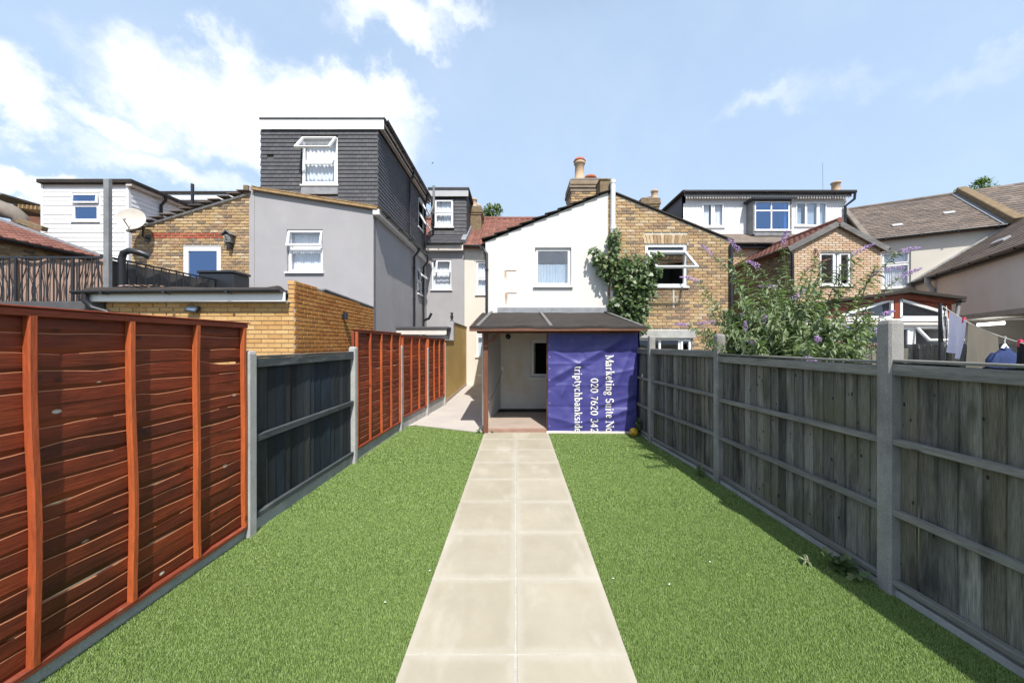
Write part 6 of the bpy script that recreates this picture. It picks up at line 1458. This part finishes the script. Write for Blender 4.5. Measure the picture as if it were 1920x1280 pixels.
def buddleia():
    base = Vector((3.55, 4.75, 0))
    t = thing('buddleia_bush', 'tall straggly buddleia with purple flower spikes leaning over the right fence', 'bush', tuple(base))
    flow = [(1335, 478, 4.9, 0), (1467, 458, 4.4, 0), (1422, 500, 4.6, 0), (1512, 507, 4.3, 2), (1600, 478, 4.3, 1), (1688, 472, 4.1, 0), (1632, 515, 4.2, 0), (1690, 520, 4.0, 1), (1343, 605, 4.8, 0), (1398, 622, 4.3, 1),
            (1466, 604, 4.2, 0), (1428, 608, 4.5, 0), (1417, 645, 4.05, 0), (1535, 641, 3.75, 0), (1640, 622, 3.9, 0), (1648, 651, 3.7, 0), (1612, 650, 3.7, 2), (1560, 645, 3.9, 2), (1510, 672, 3.35, 0), (1308, 527, 5.0, 1), (1385, 470, 4.7, 1),
            (1655, 592, 4.0, 1), (1530, 480, 4.4, 2), (1490, 560, 4.3, 0), (1580, 600, 4.2, 2), (1290, 610, 5.0, 0), (1455, 540, 4.5, 1)]
    sh = [(P(a, b, y), k) for a, b, y, k in flow]
    for _ in range(100):                                            # leafy shoots, thick low down and thin at the top
        q = R.random() ** 2.1; py = 672 - 195 * q; px = R.gauss(1478, 82 + 15 * q)
        if 1305 < px < 1665: sh.append((P(px, py, R.uniform(3.5, 5.0)), -1))
    for _ in range(34): sh.append((P(R.uniform(1310, 1440), R.uniform(545, 662), R.uniform(4.3, 5.2)), -1))
    for _ in range(14): sh.append((P(R.uniform(1400, 1650), R.uniform(640, 668), R.uniform(3.2, 3.8)), -1))
    sh = [(p, k) for p, k in sh if p.x > fx(RF, p.y) + .03 or p.z > 1.74]
    leaves = []; stems = MB(); nb = 0
    mains = [base + Vector((R.gauss(0, .25), R.gauss(0, .25), 0)) for _ in range(8)]
    for tip, k in sh:
        b = R.choice(mains); h = tip.z
        mid = b.lerp(tip, .42) + Vector((0, 0, .34 * h + R.uniform(0, .25))) ; mid.x += R.gauss(0, .08)
        pts = [(b * (1 - s) ** 2 + mid * 2 * s * (1 - s) + tip * s * s) for s in [i / 13 for i in range(14)]]
        L = sum((q - p).length for p, q in zip(pts, pts[1:]))
        stems.tube(pts, [.012 * (1 - .78 * i / 13) for i in range(14)], 5, R.random(), False)
        s = .52; dens = .031 if tip.z < 2.2 else .062
        while s < .99:
            i = min(int(s * 13), 12); f = s * 13 - i; p = pts[i].lerp(pts[i + 1], f); d = (pts[i + 1] - pts[i]).normalized()
            side = d.cross(rv()).normalized()
            for sg in (1, -1):
                ld = (side * sg * 1.0 + d * .55 + Vector((0, 0, -.25 + R.gauss(0, .18)))).normalized(); sz = R.uniform(.065, .15) * (1.15 - .55 * max(0, s - .6) / .4)
                leaves.append((lmat(p, ld, Vector((R.gauss(0, .25), R.gauss(-.12, .25), 1)).normalized(), sz, sz * R.uniform(.26, .40)), R.random()))
            if R.random() < .5:                                    # little tuft in the leaf axil
                for _ in range(3): leaves.append((lmat(p + rv(.015), (d + rv(.9)).normalized(), Vector((0, 0, 1)), R.uniform(.03, .06), .014), R.random()))
            s += dens / L * R.uniform(.8, 1.3)
        if k >= 0:
            d = (pts[-1] - pts[-3]).normalized(); bl = MB(); Ls = R.uniform(.18, .34); cur = tip.copy(); n = 30; d = (d + Vector((R.gauss(0, .3), R.gauss(0, .3), -.25))).normalized()
            for j in range(n):
                f = j / n; c = tip + d * Ls * f + Vector((0, 0, -.25 * Ls * f * f)); rad = .030 * (1 - f) ** .7 + .004
                for _ in range(6):
                    o = rv(rad); q = c + o; a = rv(.008); bq = a.cross(o.normalized()); bl.add([tuple(q + a), tuple(q + bq), tuple(q - a), tuple(q - bq)], [(0, 1, 2, 3)], R.random())
            nb += 1; part('flower_spike', bl, 'bloom_dead' if k == 2 else 'bloom', t, 'brown dead flower spike' if k == 2 else None)
    put_leaves(t, leaves, 'lance', 'leaf_bush', 280)
    part('stems', stems, 'stem', t)
buddleia()

def climber():
    base = Vector((2.60, 8.45, 0))
    t = thing('climbing_plant', 'broad-leaved climbing shrub growing up between white and brick walls', 'climbing plant', tuple(base)); leaves = []; stems = MB()
    cl = [(1192, 545, 34, 48, 8.35, 560), (1178, 500, 22, 28, 8.5, 160), (1205, 500, 18, 22, 8.4, 130), (1152, 455, 9, 24, 8.66, 130), (1150, 500, 14, 34, 8.6, 200), (1122, 482, 13, 12, 8.62, 70), (1132, 505, 12, 16, 8.6, 70), (1112, 470, 8, 5, 8.6, 20),
          (1170, 570, 26, 24, 8.45, 240), (1190, 592, 22, 16, 8.4, 160), (1225, 510, 14, 10, 8.35, 70), (1228, 480, 12, 9, 8.3, 45), (1215, 535, 12, 16, 8.35, 80), (1205, 612, 8, 10, 8.3, 40)]
    for px, py, sx, sy, y, n in cl:
        c = P(px, py, y)
        k_ = Vector((2.44 + R.gauss(0, .05), 8.52, max(1.2, c.z - .5))); pts = [base, base.lerp(k_, .5) + Vector((R.gauss(0, .05), 0, 0)), k_, k_.lerp(c, .6) + Vector((0, 0, .1)), c]; stems.tube(pts, [.03, .025, .02, .012, .006], 6)
        for _ in range(n):
            e = rv(R.random() ** .4); p = c + Vector((e.x * sx * y / F * 1.08, e.y * .24, e.z * sy * y / F * 1.15)); p.y = min(p.y, 8.72)
            d = (Vector((e.x * .6, -.35, -.55)) + rv(.65)).normalized(); sz = R.uniform(.065, .13)
            leaves.append((lmat(p, d, (Vector((0, -.75, .75)) + rv(.5)).normalized(), sz, sz * .95), R.random()))
    put_leaves(t, leaves, 'lobed', 'leaf_fig', 280); part('stems', stems, 'bark', t)
climber()

def weed(name, c, n, r, h, mat, label, tm='lobed', sz=(.03, .06)):
    t = thing(name, label, 'weed', tuple(c)); leaves = []; st = MB()
    for k in range(max(4, n // 6)):
        a = R.random() * 6.28; tip = c + Vector((math.cos(a) * r * R.random(), math.sin(a) * r * R.random(), h * R.uniform(.5, 1))); st.tube([c, c.lerp(tip, .5) + Vector((0, 0, .02)), tip], [.005, .004, .002], 5)
        for j in range(6):
            p = c.lerp(tip, .3 + .7 * j / 5); d = (rv() + Vector((0, -.2, .2))).normalized(); s = R.uniform(*sz); leaves.append((lmat(p, d, (Vector((0, -.3, 1)) + rv(.4)).normalized(), s, s * .8 if tm == 'lobed' else s * .35), R.random()))
    put_leaves(t, leaves, tm, mat, 60); part('stems', st, 'stem', t)
weed('weed', Vector((2.45, 2.66, .0)), 80, .15, .11, 'leaf_fig', 'low dark weed at the foot of the thick foreground fence post', sz=(.05, .09))
weed('weed', Vector((2.28, 2.74, .0)), 12, .06, .05, 'leaf_bush', 'sprawling light green weed on the grass edge left of the foreground post', 'lance', (.035, .06))
weed('weed', Vector((2.27, 6.56, .0)), 40, .06, .36, 'leaf_fig', 'upright leafy weed above the yellow ball by the banner', sz=(.05, .09))
weed('weed', Vector((-.72, 6.79, .0)), 30, .08, .10, 'leaf_bush', 'small green weed at the foot of the lean-to post', sz=(.03, .05))
weed('weed', Vector((2.38, 4.55, .0)), 40, .06, .14, 'leaf_fig', 'little dark weed at the foot of the fence post under the buddleia', sz=(.03, .06))
weed('weed', Vector((-.45, 6.76, .01)), 12, .06, .03, 'leaf_bush', 'tiny yellowish sprout at the platform edge where the path ends', sz=(.02, .035))

def tree(c, blobs, label, trunk_h):
    t = thing('tree', label, 'tree', (c.x, c.y, 0)); leaves = []; cr = MB()
    part('trunk', MB().tube([(c.x, c.y, 0), (c.x + .1, c.y, trunk_h * .5), (c.x, c.y, trunk_h)], [.28, .2, .08], 10), 'bark', t)
    lim = MB()
    for b, r, n in blobs:
        lim.tube([(c.x, c.y, trunk_h * .7), Vector((c.x, c.y, trunk_h * .85)).lerp(b, .6), b], [.09, .06, .02], 6)
        for _ in range(n):
            e = rv(R.random() ** .45 * r); p = b + e; s = R.uniform(.14, .26); leaves.append((lmat(p, (e * .6 + rv(.8)).normalized(), Vector((0, -.3, 1)), s, s * .6), min(1, max(0, .5 + .35 * e.z / r + R.gauss(0, .2)))))
    part('limb', lim, 'bark', t)
    V, Fc = TEMPL['lobed']; put_leaves(t, leaves, 'lobed', 'leaf_tree', 0)
tree(P(922, 430, 27), [(P(918, 397, 27), .52, 240), (P(932, 393, 27), .42, 170), (P(910, 408, 27), .5, 200), (P(926, 412, 27), .6, 260)], 'green treetop showing above the red tiled roof in the middle', 9.0)
c0 = P(1850, 400, 34)
tree(c0, [(P(1842, 350, 34), .85, 420), (P(1839, 341, 34), .42, 160), (P(1820, 362, 34), .6, 220), (P(1866, 360, 34), .6, 240), (P(1890, 360, 34), .6, 240), (P(1912, 357, 34), .5, 180), (P(1796, 360, 34), .30, 80), (P(1850, 366, 34), .9, 400)], 'leafy tree showing above the brown roof at the far right', 14)
